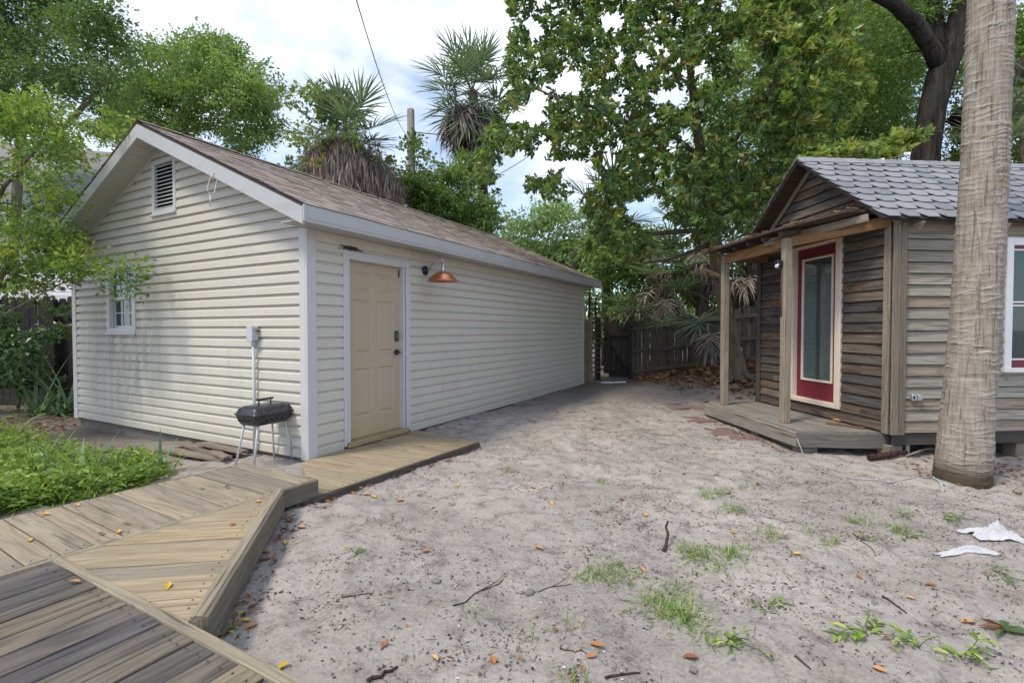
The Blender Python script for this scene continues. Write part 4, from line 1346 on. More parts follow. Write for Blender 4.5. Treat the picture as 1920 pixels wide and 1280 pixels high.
def fence(name, label, a, b, za, zb, h, w, gap, mat, style, rails, seed, rail_side=-1, posts=2.2, cat='fence', pt=.018):
    """pickets from a to b (plan); the bottom runs from za to zb; rails on the camera side when rail_side = -1"""
    rg = random.Random(seed)
    a = Vector((a[0], a[1], 0)); b = Vector((b[0], b[1], 0))
    d = (b - a); Ln = d.length; d.normalize()
    nn = Vector((d.y, -d.x, 0))
    if nn.y > 0: nn = -nn                         # towards the camera
    t = empty(name, (a.x, a.y, za), 0, label, cat)
    ms = [picket_mesh(w, h + dh, pt, mat, style) for dh in (0, .02, -.02, .035)]
    s = w/2
    while s < Ln:
        f = s/Ln
        z = (zb-za)*f + rg.uniform(-.015, .015)
        p = d*s + Vector((0, 0, z)) - nn*rg.uniform(0, .004)
        m = frame(p, Vector((rg.gauss(0, .006)*d.x, rg.gauss(0, .006), 1)), d if True else -d)
        link('picket', rg.choice(ms), t, m)
        s += w + gap*rg.uniform(.3, 1.7)
    for rz in rails:
        p = Vector((0, 0, rz)) + nn*.021*(-rail_side); q = d*Ln + Vector((0, 0, rz + zb - za)) + nn*.021*(-rail_side)
        bar('rail', t, p, q, .038, .085, mat)
    s = 0
    while s <= Ln + .01:
        f = s/Ln
        p = d*s + nn*(-rail_side)*-.06
        bar('post', t, p + Vector((0, 0, (zb-za)*f - .3)), p + Vector((0, 0, (zb-za)*f + h - .05)), .09, .09, mat)
        s += posts
    return t
fL = atd(1181, 700, 13.0); fR = Vector((7.6, 13.0, 0))
fence('picket_fence', 'grey weathered picket fence with three rails behind the magnolia trunk', (fL.x, 13.0), (fR.x, 13.0), .10, .60, 1.52, .098, .012, M_FENCE, 'flat', (.20, .72, 1.32), 4)
# gate
gL = atd(1132, 700, 12.95); gR = atd(1179, 700, 12.95)
gate = empty('wooden_gate', (gL.x, 12.95, .10), 0, 'dark wooden gate with pointed pickets and diagonal brace', 'gate')
gw = gR.x - gL.x
ms = [picket_mesh(gw/max(3, int(gw/.117))-.005, 1.52, .018, M_FENCED, 'point'), picket_mesh(gw/max(3, int(gw/.117))-.005, 1.42, .018, M_FENCED, 'point')]
npk = max(3, int(gw/.117))
for j in range(npk):
    link('picket', ms[1 if j == 3 else 0], gate, frame((gw*(j+.5)/npk, 0, .06 + .1*(j == 0)), (0, 0, 1), (1, 0, 0)))
bar('rail', gate, (0, -.03, .22), (gw, -.03, .22), .035, .085, M_FENCED)
bar('rail', gate, (0, -.03, 1.18), (gw, -.03, 1.18), .035, .085, M_FENCED)
bar('brace', gate, (.05, -.034, 1.14), (gw-.04, -.034, .28), .03, .07, M_FENCED)
bar('latch', gate, (-.10, -.05, .95), (.12, -.05, .97), .02, .035, M_BLACK)
for (px, h, w_) in ((1122, 1.62, .10), (1181, 1.40, .09)):
    q = atd(px, 700, 12.93)
    o = bar('gate_post', None, (q.x, 12.93, -.2), (q.x, 12.93, .1 + h), w_, w_, M_FENCED)
    tag(o, 'dark post carrying the gate latch beside the garage' if px < 1150 else 'dark post where the gate meets the picket fence', 'post')
# trellis and light picket panel at the garage end
q = atd(1106, 700, 12.3)
tr = empty('trellis', (q.x, 12.4, .08), 0, 'narrow dark trellis with short slats behind the garage corner', 'trellis')
bar('post', tr, (.0, 0, -.3), (.0, 0, 2.25), .06, .06, M_FENCE); bar('post', tr, (.16, .02, -.3), (.16, .02, 2.12), .04, .04, M_FENCE)
for j in range(16):
    bar('slat', tr, (-.02, -.035, .25 + j*.122), (.26, -.035, .26 + j*.122), .012, .035, M_FENCE)
q0, q1_ = atd(1094, 700, 12.05), atd(1112, 700, 12.05)
fence('fence_panel', 'short light picket panel beside the far garage corner', (q0.x, 12.05), (q1_.x, 12.05), .07, .07, 1.58, .105, .006, wood('fence_light', [(.21, .17, .115), (.24, .20, .14)], (.09, .07, .05), .8, .5, .1, .2), 'dog', (.3, 1.3), 8, 1, 5)
# left fence behind the shrub
fence('board_fence', 'tall dark board fence at the left behind the shrub', (-13.2, 9.9), (-7.9, 9.55), -.10, -.10, 2.12, .142, .006, M_FENCED, 'dog', (.4, 1.75), 6, 1)
# stepping stones
path = empty('paver_path', (0, 0, 0)); tag(path, kind='structure', label='line of red and grey concrete pavers leading past the porch')
M_PRED = plain('paver_red', (.215, .145, .138), .85, .2, 0, .25, 9)
M_PGREY = plain('paver_grey', (.215, .19, .18), .9, .2, 0, .2, 5)
def paver(px4, mat, thick=.04):
    pts = [gat(*q) for q in px4]
    zt = sum(p.z for p in pts)/4 + .007
    cx = sum((p for p in pts), Vector())/4
    loc = [(p.x-cx.x, p.y-cx.y) for p in pts]
    if sum(loc[j][0]*loc[(j+1)%4][1]-loc[(j+1)%4][0]*loc[j][1] for j in range(4)) < 0: loc = loc[::-1]
    mb = MB()
    ins = [(p[0]*.96, p[1]*.96) for p in loc]
    vs = [(*p, -thick) for p in loc] + [(*p, -.008) for p in loc] + [(*p, 0) for p in ins]
    fs = [(3,2,1,0), (8,9,10,11)] + [(r_+j, r_+(j+1)%4, r_+4+(j+1)%4, r_+4+j) for r_ in (0, 4) for j in range(4)]
    o = mb.add(vs, fs).build('paver', mat, path)
    o.location = (cx.x, cx.y, zt)
    o.rotation_euler = (random.uniform(-.012, .012), random.uniform(-.012, .012), 0)
paver([(1178, 736), (1217, 750), (1320, 746), (1300, 736)], M_PGREY)
paver([(1218, 751), (1248, 758), (1345, 752), (1322, 747)], M_PGREY)
paver([(1195, 727), (1178, 735), (1298, 735), (1290, 726)], M_PGREY)
paver([(1246, 759), (1262, 768), (1299, 766), (1281, 757)], M_PRED)
paver([(1283, 757), (1301, 767), (1340, 766), (1330, 754)], M_PRED)
paver([(1274, 781), (1291, 792), (1345, 790), (1325, 779)], M_PRED)
paver([(1318, 802), (1340, 818), (1398, 814), (1362, 799)], M_PRED)
paver([(1366, 818), (1388, 834), (1440, 830), (1406, 815)], M_PRED)
# white board near the gate
q = gat(1150, 717)
o = MB().bevbox((-.30, -.05, -.005), (.30, .05, .025), .004).build('white_board', M_WHITE); o.location = (q.x, q.y, q.z+.02); o.rotation_euler = (0, R(-1.5), R(3)); tag(o, 'white board lying on the ground in front of the gate', 'board')

# pile of old boards by the gable wall
M_OLD = wood('old_board', [(.30, .24, .19), (.25, .20, .165), (.34, .28, .22)], (.12, .10, .085), .8, .55, .14, .05)
def broken(Ln, W, T, seed):
    rg = random.Random(seed)
    top = [(-Ln/2 + rg.uniform(-.03, .03), -W/2)]
    n = 6
    for j in range(n+1): top.append((-Ln/2 + Ln*j/n, -W/2 + rg.uniform(0, .018)))
    for j in range(4): top.append((Ln/2 + rg.uniform(-.05, .03), -W/2 + W*(j+.5)/4))
    for j in range(n+1): top.append((Ln/2 - Ln*j/n, W/2 - rg.uniform(0, .018)))
    for j in range(3): top.append((-Ln/2 + rg.uniform(-.04, .03), W/2 - W*(j+.5)/3))
    return MB().prism(top[1:], -T/2, T/2).mesh('board', M_OLD)
spots = [(1.62, -.10, .03, 1.15, .17, 88, 'longest weathered board at the bottom of the pile by the gable wall'),
         (1.42, -.30, .035, .95, .15, 93, 'broken weathered board nearest the walkway in the pile'),
         (1.66, -.16, .07, 1.0, .16, 84, 'weathered board lying across the middle of the pile'),
         (1.30, -.12, .10, .80, .15, 90, 'cracked weathered board on top of the pile against the siding'),
         (1.85, -.34, .02, .55, .07, 97, 'narrow dark strip of wood in front of the pile'),
         (1.12, -.26, .06, .5, .10, 76, 'short splintered board behind the grill leg')]
for i, (y, x, z, Ln, W, an, lb) in enumerate(spots):
    p_ = glocal(x, y, 0)
    o = link('old_board', broken(Ln, W, .022, 40+i)); o.location = (p_.x, p_.y, gzf(p_.x, p_.y) + z + .012)
    o.rotation_euler = (R(random.uniform(-3, 5)), R(random.uniform(-2, 2)), GROT + R(an)); tag(o, lb, 'board', 'pile of old boards')

# ------------------------------------------------------------------ charcoal grill
k = NT('grill_enamel')
nz = k.noise(k.obj(), 30, 5)
colr = k.mix(k.fr(nz, .5, .8), (.022, .023, .028), (.07, .065, .065))
M_ENAM = k.fin(colr, k.math('ADD', k.math('MULTIPLY', nz, .25), .16), .6)
M_LEG = plain('painted_leg', (.50, .50, .50), .45, .4, 0, .1, 10)
gp = at(487, 805, .44)
GT_ = R(66)
gc = at(480, 806, .44)
grill = empty('charcoal_grill', (gc.x, gc.y, .0), GT_, 'small black charcoal grill with lid standing on four thin legs', 'grill')
GLx, GWy = .46, .31                       # from the near corner: +x along, +y to the left
def rrect(x0, x1, y0, y1, r, n=4):
    pts = []
    for (cx, cy, a0) in ((x1-r, y1-r, 0), (x0+r, y1-r, 90), (x0+r, y0+r, 180), (x1-r, y0+r, 270)):
        for j in range(n+1):
            a = R(a0 + 90*j/n)
            pts.append((cx + r*math.cos(a), cy + r*math.sin(a)))
    return pts
def loft(secs):
    mb = MB()
    vs, fs = [], []
    n = len(secs[0][0])
    for (pts, z) in secs: vs += [(p[0], p[1], z) for p in pts]
    for i in range(len(secs)-1):
        for j in range(n): fs.append((i*n+j, i*n+(j+1)%n, (i+1)*n+(j+1)%n, (i+1)*n+j))
    mb.add(vs, fs, True)
    mb.add([(p[0], p[1], secs[0][1]) for p in secs[0][0]], [tuple(range(n-1, -1, -1))])
    mb.add([(p[0], p[1], secs[-1][1]) for p in secs[-1][0]], [tuple(range(n))])
    return mb
sc = lambda i, r: rrect(i, GLx-i, i, GWy-i, r)
bz = .46
loft([(sc(.05, .03), bz), (sc(.035, .04), bz+.006), (sc(.012, .04), bz+.05), (sc(.002, .04), bz+.10), (sc(-.008, .045), bz+.106), (sc(-.008, .045), bz+.111)]).build('bowl', M_ENAM, grill)
lid = loft([(sc(-.012, .045), bz+.112), (sc(-.012, .045), bz+.117), (sc(.002, .04), bz+.122), (sc(.02, .04), bz+.165), (sc(.045, .045), bz+.185), (sc(.075, .04), bz+.190)]).build('lid', M_ENAM, grill)
MB().tube([(GLx/2-.07, GWy/2, bz+.185), (GLx/2-.07, GWy/2, bz+.235)], .006, 8).tube([(GLx/2+.07, GWy/2, bz+.185), (GLx/2+.07, GWy/2, bz+.235)], .006, 8).bevbox((GLx/2-.10, GWy/2-.014, bz+.232), (GLx/2+.10, GWy/2+.014, bz+.252), .007).build('handle', M_BLACK, lid)
for j in range(4):
    MB().lathe([(0, 0), (.011, 0), (.011, .004), (0, .004)], 10).build('vent_hole', M_DARK, grill, frame((.13 + j*.06, -.0005 + .006, bz+.045), (1, 0, 0), (0, .3, 1)))
for (x, y, ox, oy) in ((.07, .06, -.075, -.03), (GLx-.07, .06, .06, -.04), (.07, GWy-.06, -.06, .06), (GLx-.07, GWy-.06, .05, .03)):
    gzz = gzf(*((grill.matrix_basis @ Vector((x+ox, y+oy, 0))).xy))
    MB().tube([(x, y, bz+.01), (x+ox, y+oy, gzz-.01)], .0105, 10).build('leg', M_LEG, grill)

# ------------------------------------------------------------------ hoses, cloth and scraps on the sand
def gpath(pxs, lift, sub=5):
    P_ = [gat(*q) for q in pxs]
    out = []
    for i in range(len(P_)-1):
        p0 = P_[max(0, i-1)]; p1 = P_[i]; p2 = P_[i+1]; p3 = P_[min(len(P_)-1, i+2)]
        for j in range(sub):
            t = j/sub
            q = .5*((2*p1) + (p2-p0)*t + (2*p0-5*p1+4*p2-p3)*t*t + (3*p1-p0-3*p2+p3)*t**3)
            out.append(Vector((q.x, q.y, gzf(q.x, q.y)+lift)))
    out.append(P_[-1] + Vector((0, 0, lift)))
    return out
M_CORD = plain('grey_white_cord', (.42, .42, .42), .5)
c0 = cl(PX0-.045, PY0-.03, .17)
pts = [c0, c0 + Vector((.0, -.05, -.06))] + gpath([(1505, 850), (1522, 872), (1556, 889), (1600, 898), (1650, 901), (1705, 898), (1748, 894)], .008)
tag(MB().tube(pts, .0048, 6).build('garden_hose', M_CORD), 'thin pale hose trailing from the porch corner across the sand to the palm', 'hose')
pts = gpath([(1500, 842), (1485, 851), (1462, 856), (1430, 855)], .007)
tag(MB().tube(pts, .006, 6).build('garden_hose', M_CORD), 'short pale hose end curling left from the porch corner', 'hose')
pts = gpath([(1750, 896), (1760, 903), (1766, 914), (1767, 922)], .012)
tag(MB().tube(pts, .011, 8).build('hose_end', plain('grey_hose', (.40, .47, .47), .4)), 'grey hose end bending away in front of the palm base', 'hose')
pts = gpath([(1752, 886), (1763, 891), (1776, 901)], .03)
tag(MB().tube(pts, .011, 8).build('metal_strip', M_GALV), 'bright metal strip leaning against the palm base', 'strip')
def cloth(name, pxc, w, d, rz, seed, label, amp=.035):
    q = gat(*pxc)
    n, m_ = 34, 22
    xs_ = np.linspace(-1, 1, n); ys_ = np.linspace(-1, 1, m_)
    X, Y = np.meshgrid(xs_, ys_)
    a = np.arctan2(Y, X); rr = np.hypot(X, Y)
    edge_ = 1 + .22*vnoise(a*1.7+seed, rr*0+seed) + .10*vnoise(a*5+seed, rr*0)
    sx = X*edge_*w/2; sy = Y*(edge_)*d/2
    sx = sx + .12*w*vnoise(X*1.5+seed, Y*1.5)
    fold = np.abs(vnoise(X*1.6 + Y*3.0 + seed*3, Y*2.4 - X*.4 + seed))*amp + np.abs(vnoise(X*3+seed, Y*7))*amp*.45
    fold *= np.clip(1.25-rr, 0.1, 1)
    c_, s_ = math.cos(rz), math.sin(rz)
    WX, WY = q.x + sx*c_ - sy*s_, q.y + sx*s_ + sy*c_
    Z = gz(WX.ravel(), WY.ravel()).reshape(X.shape) + .006 + fold
    V_ = np.stack([WX.ravel()-q.x, WY.ravel()-q.y, Z.ravel()-q.z], 1)
    V2 = V_.copy(); V2[:, 2] -= .004
    i_ = np.arange(n*m_).reshape(m_, n)
    F_ = np.stack([i_[:-1,:-1].ravel(), i_[:-1,1:].ravel(), i_[1:,1:].ravel(), i_[1:,:-1].ravel()], 1)
    F_ = np.concatenate([F_, F_[:, ::-1] + n*m_])
    o = link(name, np_mesh(name, np.concatenate([V_, V2]), F_, M_CLOTH, smooth=True)); o.location = q
    return tag(o, label, 'cloth')
M_CLOTH = plain('white_cloth', (.52, .515, .54), .9, .1, 0, .06, 8)
cloth('white_cloth', (1862, 1006), .30, .17, R(-4), 3, 'larger crumpled white cloth lying on the sand at the right', .11)
cloth('white_cloth', (1812, 1031), .36, .07, R(-2), 9, 'narrow flat strip of white cloth beside the crumpled one', .035)
# burnt stick by the pier
q0 = gat(1628, 864); q1_ = gat(1700, 857)
mb = MB().tube([q0 + Vector((0, 0, .035)), q0.lerp(q1_, .5) + Vector((0, 0, .045)), q1_ + Vector((0, 0, .05))], [.032, .03, .022], 10)
tag(mb.build('burnt_log', bark('charred', (.02, .014, .014), (.09, .045, .04), (30, 30, 5))), 'dark reddish log lying beside the cabin pier', 'log')
mb = MB().tube([gat(1700, 858) + Vector((0, 0, .03)), gat(1735, 852) + Vector((0, 0, .06)), gat(1760, 850) + Vector((0, 0, .05))], [.012, .01, .006], 6)
tag(mb.build('dry_branch', bark('dry_branch_bark', (.2, .15, .11), (.36, .29, .22), (30, 30, 5))), 'thin dry branch lying between the cabin pier and the palm', 'branch')

# ------------------------------------------------------------------ foliage tools
def unit(v): return v / np.maximum(1e-9, np.linalg.norm(v, axis=-1, keepdims=True))
def leaves(pos, dirn, nrm, Ln, W, shape='diamond', cup=0.12, droop=0.0):
    """leaf blades as arrays: returns V, F and index of leaf per vertex"""
    n = len(pos)
    d = unit(dirn); s = unit(np.cross(d, nrm)); u = np.cross(s, d)
    Ln = np.asarray(Ln)[:, None]; W = np.asarray(W)[:, None]
    if shape == 'diamond':
        P0 = pos; P2 = pos + d*Ln + u*(-droop)*Ln
        mid = pos + d*Ln*.45
        P1 = mid + s*W*.5 + u*W*cup; P3 = mid - s*W*.5 + u*W*cup
        V = np.stack([P0, P1, P2, P3], 1).reshape(-1, 3)
        b = np.arange(n)[:, None]*4
        F = np.concatenate([b + np.array([[0, 1, 2]]), b + np.array([[0, 2, 3]])], 0)
        return V, F, np.repeat(np.arange(n), 4)
    # oval with 6 rim points and a midrib fold
    pr = [(0, 0, 0), (.25, .42, .5), (.62, .5, .5), (1.0, 0, 0), (.62, -.5, .5), (.25, -.42, .5), (.45, 0, -.15)]
    cols = []
    for (a, b_, c_) in pr:
        cols.append(pos + d*Ln*a + s*W*b_ + u*(W*cup*c_*2) - u*droop*Ln*a*a)
    V = np.stack(cols, 1).reshape(-1, 3)
    b = np.arange(n)[:, None]*7
    F = np.concatenate([b + np.array([t]) for t in ((6, 0, 1), (6, 1, 2), (6, 2, 3), (6, 3, 4), (6, 4, 5), (6, 5, 0))], 0)
    return V, F, np.repeat(np.arange(n), 7)

def limbs(trunks, targets, tip=.010, n=6, wob=.12, seed=0, taper=.75, maxr=None):
    """trunks: list of polylines (x,y,z,r). each target is tied to the nearest skeleton node by a bent limb. returns MB"""
    rg = random.Random(seed)
    mb = MB()
    nodes, rad = [], []
    for tk in trunks:
        mb.tube([Vector(q[:3]) for q in tk], [q[3] for q in tk], max(8, n+3))
        for i in range(len(tk)-1):
            a, b = Vector(tk[i][:3]), Vector(tk[i+1][:3])
            for j in range(4):
                nodes.append(a.lerp(b, j/4)); rad.append(tk[i][3]*(1-j/4) + tk[i+1][3]*j/4)
        nodes.append(Vector(tk[-1][:3])); rad.append(tk[-1][3])
    tg = [Vector(t) for t in targets]
    base = sum(nodes, Vector())/len(nodes)
    tg.sort(key=lambda t: min((t-q).length for q in nodes))
    for t in tg:
        best, bi = 1e9, 0
        for i, q in enumerate(nodes):
            dd = (t-q).length + max(0, q.z - t.z)*.8
            if dd < best: best, bi = dd, i
        q, r0 = nodes[bi], rad[bi]
        ln = (t-q).length
        r1 = min(r0*taper, tip + ln*.016)
        m = 3 if ln < 1 else 5
        pts, rr = [q], [r1]
        for j in range(1, m+1):
            f = j/m
            p = q.lerp(t, f) + Vector((rg.gauss(0, 1), rg.gauss(0, 1), rg.gauss(0, .6)))*wob*ln*.25*(1-f) + Vector((0, 0, .10*ln*math.sin(f*math.pi)))
            if j == m: p = t
            pts.append(p); rr.append(r1 + (tip*.45 - r1)*f)
            nodes.append(p); rad.append(max(tip*.5, rr[-1]))
        mb.tube(pts, rr, n if r1 > .03 else 4, caps=False)
    return mb

def in_poly(px, py, poly):
    c = np.zeros(len(px), bool)
    j = len(poly)-1
    for i in range(len(poly)):
        xi, yi = poly[i]; xj, yj = poly[j]
        m = ((yi > py) != (yj > py)) & (px < (xj-xi)*(py-yi)/(yj-yi+1e-12)+xi)
        c ^= m; j = i
    return c
def crown_points(outline, Yc, half, n, rg, gap=-.38, zmin=None):
    """points spread through a crown whose outline from the yard is known and whose depth bulges in the middle"""
    poly = np.array(outline, float)
    lo, hi = poly.min(0), poly.max(0)
    c = poly.mean(0)
    out = []
    while len(out) < n:
        q = lo + rg.random((n*3, 2))*(hi-lo)
        q = q[in_poly(q[:, 0], q[:, 1], poly)]
        q = q[vnoise(q[:, 0]/44 + lo[0], q[:, 1]/44) > gap]
        for (x, y) in q:
            e = min(1, math.hypot((x-c[0])/(hi[0]-lo[0])*2, (y-c[1])/(hi[1]-lo[1])*2))
            dep = half*math.sqrt(max(.12, 1-e*e))
            Y = Yc + rg.uniform(-1, 1)*dep
            p = atd(x, y, Y)
            if zmin is not None and p.z < zmin: continue
            out.append(p)
            if len(out) >= n: break
    return np.array([tuple(p) for p in out])

def clump_leaves(C, per, rad, Ln, rg, flat=.6, shape='diamond', wr=.5, cup=.12, droop=.15, upness=.6, lvar=.45):
    n = len(C)*per
    rf = rg.uniform(.5, 1.35, len(C))
    w = rf**2; w /= w.sum()
    idx = rg.choice(len(C), n, p=w)
    o = rg.normal(size=(n, 3)); o = unit(o)*(rg.random((n, 1))**.5)*rad*rf[idx][:, None]
    # sprays: leaves gather along a few twigs of each clump
    tw = unit(rg.normal(size=(len(C), 5, 3)))[idx, rg.integers(0, 5, n)]
    t = (rg.random((n, 1))**.7)*rad*1.25*rf[idx][:, None]
    m = rg.random((n, 1)) < .6
    o = np.where(m, tw*t + rg.normal(size=(n, 3))*rad*.13, o)
    o[:, 2] *= flat
    pos = C[idx] + o
    d = unit(o + rg.normal(size=(n, 3))*rad*.6)
    nr = unit(np.array([0, 0, upness]) + rg.normal(size=(n, 3))*.55)
    L_ = Ln*(1 + rg.uniform(-lvar, lvar, n))
    V, F, li = leaves(pos, d, nr, L_, L_*wr, shape, cup, droop)
    cr = rg.random(len(C))**1.2
    a = np.clip(.62*cr[idx] + .42*rg.random(n)**1.5 + .05*rg.normal(size=n), 0, 1)
    return V, F, a[li]

def make_tree(name, label, trunks, C, per, rad, Ln, lm, bk, seed, cat='tree', group=None, limb_every=1, parent_loc=None, **kw):
    rg = np.random.default_rng(seed)
    base = Vector(trunks[0][0][:3]) if trunks else Vector(C.mean(0))
    root = empty(name, base, 0, label, cat, group)
    V, F, a = clump_leaves(C, per, rad, Ln, rg, **kw)
    o = link('crown', np_mesh('crown', V - np.array(base), F, lm, a), root)
    if trunks:
        mb = limbs(trunks, C[::limb_every], seed=seed)
        mb.v = [tuple(Vector(v) - base) for v in mb.v]
        mb.build('trunk', bk, root)
    return root

# ------------------------------------------------------------------ foreground palm trunk
k = NT('palm_trunk_bark')
v = k.obj()
fib = k.noise(k.vmap(v, (46, 46, 4.0)), 1.0, 6, .7, .3)
rings = k.noise(k.vmap(v, (2.4, 2.4, 26)), 1.0, 4, .6, .5)
crk = k.noise(k.vmap(v, (30, 30, 1.5), (4, 2, 0)), 1.0, 3, .6)
sp = k.n('ShaderNodeSeparateXYZ', Vector=v)
colr = k.ramp(k.math('ADD', k.math('MULTIPLY', rings, .22), k.math('MULTIPLY', fib, .78)), [(.34, (.18, .15, .125)), (.50, (.295, .255, .215)), (.66, (.395, .35, .305))])
colr = k.mix(k.fr(k.attr(), .30, 1.0), colr, (.47, .43, .375))
colr = k.mix(k.math('MULTIPLY', k.fr(crk, .61, .66), .55), colr, (.10, .08, .066))
colr = k.mix(k.fr(k.math('ADD', sp.outputs['Z'], k.math('MULTIPLY', rings, .25)), .44, .26), colr, (.085, .065, .045))
br = k.noise(k.vmap(v, (4, 4, 9)), 1.0, 4, .6)
colr = k.mix(k.math('MULTIPLY', k.fr(br, .60, .72), .55), colr, (.20, .125, .07))
k.bump(k.math('SUBTRACT', k.math('ADD', fib, k.math('MULTIPLY', rings, .6)), k.math('MULTIPLY', k.fr(crk, .58, .70), .8)), .7, .012)
M_PALMT = k.fin(colr, .92, .12)
pb = Vector((4.254, 4.67, gzf(4.254, 4.67) - .06))
ztop = 7.2
na, nz_ = 110, 760
zz = np.linspace(0, ztop, nz_); an = np.linspace(0, 2*np.pi, na, endpoint=False)
ZZ, AN = np.meshgrid(zz, an, indexing='ij')
key_z = [0, .12, .5, 1.3, 3.0, 4.6, 7.2]
rad = np.interp(ZZ, key_z, [.212, .208, .198, .185, .172, .166, .158])
cxl = np.interp(ZZ, [0, 1.35, 3.0, 4.6, 7.2], [0, .085, .150, .180, .205])
# old leaf scars: uneven ledges that wander round the trunk
RGp = np.random.default_rng(44)
disp = np.zeros_like(ZZ); lite = np.zeros_like(ZZ)
zc = .10
while zc < ztop:
    ph = RGp.uniform(0, 6.28); wv = RGp.uniform(.006, .024); tl = RGp.normal(0, .022)
    line = zc + tl*np.cos(AN-ph) + wv*np.sin(2*AN+ph*2) + .010*vnoise(AN*5.1 + zc*7, zc*3 + AN*0) + .007*vnoise(np.cos(AN)*6, np.sin(AN)*6+zc*5)
    dlt = (ZZ - line)
    amp = .0072*(.35 + .65*np.clip(.5 + vnoise(np.cos(AN)*2.2 + zc*9, np.sin(AN)*2.2), 0, 1.3))
    lip = np.exp(-(dlt/.0062)**2)
    ramp_ = np.where(dlt > 0, np.exp(-dlt/.05), 0)*.30
    disp += amp*(lip + ramp_)
    lite = np.maximum(lite, lip*amp/.0072*1.1)
    zc += RGp.uniform(.030, .062)
fibr = .0016*vnoise(AN*26 + 3, ZZ*1.4) + .0022*vnoise(AN*9, ZZ*6)
# a few torn scars
for (za, aa, w_, h_) in ((1.62, -2.25, .35, .02), (1.30, -2.0, .3, .025), (1.05, -2.4, .5, .03), (1.12, -1.45, .3, .02), (2.9, -1.6, .35, .02), (2.2, -1.75, .3, .018)):
    da = (AN - aa + np.pi) % (2*np.pi) - np.pi
    disp -= .011*np.exp(-(da/w_)**2 - ((ZZ-za)/h_)**2)
rr_ = rad + disp + fibr + .006*vnoise(np.cos(AN)*1.5+ZZ*.9, np.sin(AN)*1.5)
V = np.stack([cxl + rr_*np.cos(AN), rr_*np.sin(AN), ZZ], -1).reshape(-1, 3)
ii = np.arange(nz_*na).reshape(nz_, na)
nx_ = np.roll(ii, -1, 1)
F = np.stack([ii[:-1].ravel(), nx_[:-1].ravel(), nx_[1:].ravel(), ii[1:].ravel()], 1)
palm0 = empty('palm_tree', pb, 0, 'thick ringed grey palm trunk in the foreground before the cabin', 'palm')
link('trunk', np_mesh('trunk', V, F, M_PALMT, lite.ravel(), smooth=True), palm0)

# ------------------------------------------------------------------ palms
M_FROND = leafmat('palm_green', [(0, (.06, .10, .07)), (.5, (.115, .165, .10)), (1, (.22, .26, .15))], .45, .35, .4, (.2, .3, .06))
M_FRONDD = leafmat('palm_dead', [(0, (.10, .085, .072)), (.5, (.185, .16, .14)), (1, (.28, .25, .22))], .8, .12, .15, (.3, .22, .12))
M_BOOT = bark('palm_boots', (.05, .038, .03), (.20, .155, .12), (14, 14, 6), .8)
def frond_mesh(seed, dead=False, size=1.0, nl=30):
    """fan leaf: stalk along +x, then a costa that bends down with long blades; origin at the stalk foot"""
    rg = np.random.default_rng(seed)
    V, F, A = [], [], []
    stalk = (.75 if not dead else .55)*size
    bend = .5 if not dead else 1.6
    def axis(t):                     # t metres along
        th = .25 - bend*(t/(1.3*size))**1.5*.55
        return th
    pts, p, h = [], np.array([0., 0., 0.]), 0.0
    ds = .06*size
    T = []
    while h < stalk + .42*size:
        th = axis(h)
        d = np.array([math.cos(th), 0, math.sin(th)])
        pts.append(p.copy()); T.append(d)
        p = p + d*ds; h += ds
    pts = np.array(pts); T = np.array(T)
    w = np.interp(np.arange(len(pts)), [0, len(pts)-1], [.022*size, .006*size])
    for i in range(len(pts)-1):
        b = len(V)
        n = np.array([-T[i][2], 0, T[i][0]])
        for (q, ww) in ((pts[i], w[i]), (pts[i+1], w[i+1])):
            V += [q + np.array([0, ww, 0]), q - np.array([0, ww, 0]), q - n*ww*.9]
        F += [(b, b+3, b+4, b+1), (b+1, b+4, b+5, b+2), (b+2, b+5, b+3, b)]
        A += [.9]*6
    i0 = int(stalk/ds)
    for j in range(nl):
        f = (j/(nl-1))*2-1                          # -1..1 across the fan
        ip = min(len(pts)-1, i0 + int((1-abs(f))*(len(pts)-1-i0)))
        o = pts[ip]; t = T[ip]
        up = np.array([-t[2], 0, t[0]])
        ang = f*R(132 if not dead else 70) + rg.normal(0, .03)
        d = t*math.cos(ang) + np.array([0, 1, 0])*math.sin(ang)
        d = d + up*(.30*abs(f) + .10 + rg.normal(0, .05))
        d /= np.linalg.norm(d)
        Lb = size*(.95 - .25*abs(f))*rg.uniform(.85, 1.08)
        wb = .026*size*rg.uniform(.8, 1.15)
        sgm = 5
        s = np.cross(d, up); s /= np.linalg.norm(s)
        u2 = np.cross(s, d)
        q = o.copy(); g = rg.uniform(.05, .16) if not dead else rg.uniform(.35, .8)
        b = len(V)
        a_ = rg.random()
        for m in range(sgm+1):
            f2 = m/sgm
            wv = wb*(0.55 + .9*f2 if f2 < .5 else 1.0*(1-f2)*2*.98+.02)
            V += [q + s*wv + u2*wv*.5, q.copy(), q - s*wv + u2*wv*.5]
            A += [a_]*3
            dn = d + np.array([0, 0, -1])*g*(f2**1.3)*2.2 + (rg.normal(0, .05 if not dead else .15, 3))
            dn /= np.linalg.norm(dn)
            q = q + dn*Lb/sgm
        for m in range(sgm):
            c = b + m*3
            F += [(c, c+1, c+4, c+3), (c+1, c+2, c+5, c+4)]
    return np_mesh('frond', np.array(V), np.array(F), M_FRONDD if dead else M_FROND, np.array(A))
FG = [frond_mesh(s_) for s_ in (1, 2, 3, 4)]
FD = [frond_mesh(s_, True) for s_ in (11, 12, 13)]
def put_frond(root, me, p, az, el, roll, sc=1.0):
    m = Matrix.Translation(p) @ Matrix.Rotation(az, 4, 'Z') @ Matrix.Rotation(-el, 4, 'Y') @ Matrix.Rotation(roll, 4, 'X') @ Matrix.Diagonal((sc, sc, sc, 1))
    return link('frond' if me in FG else 'dead_frond', me, root, m)
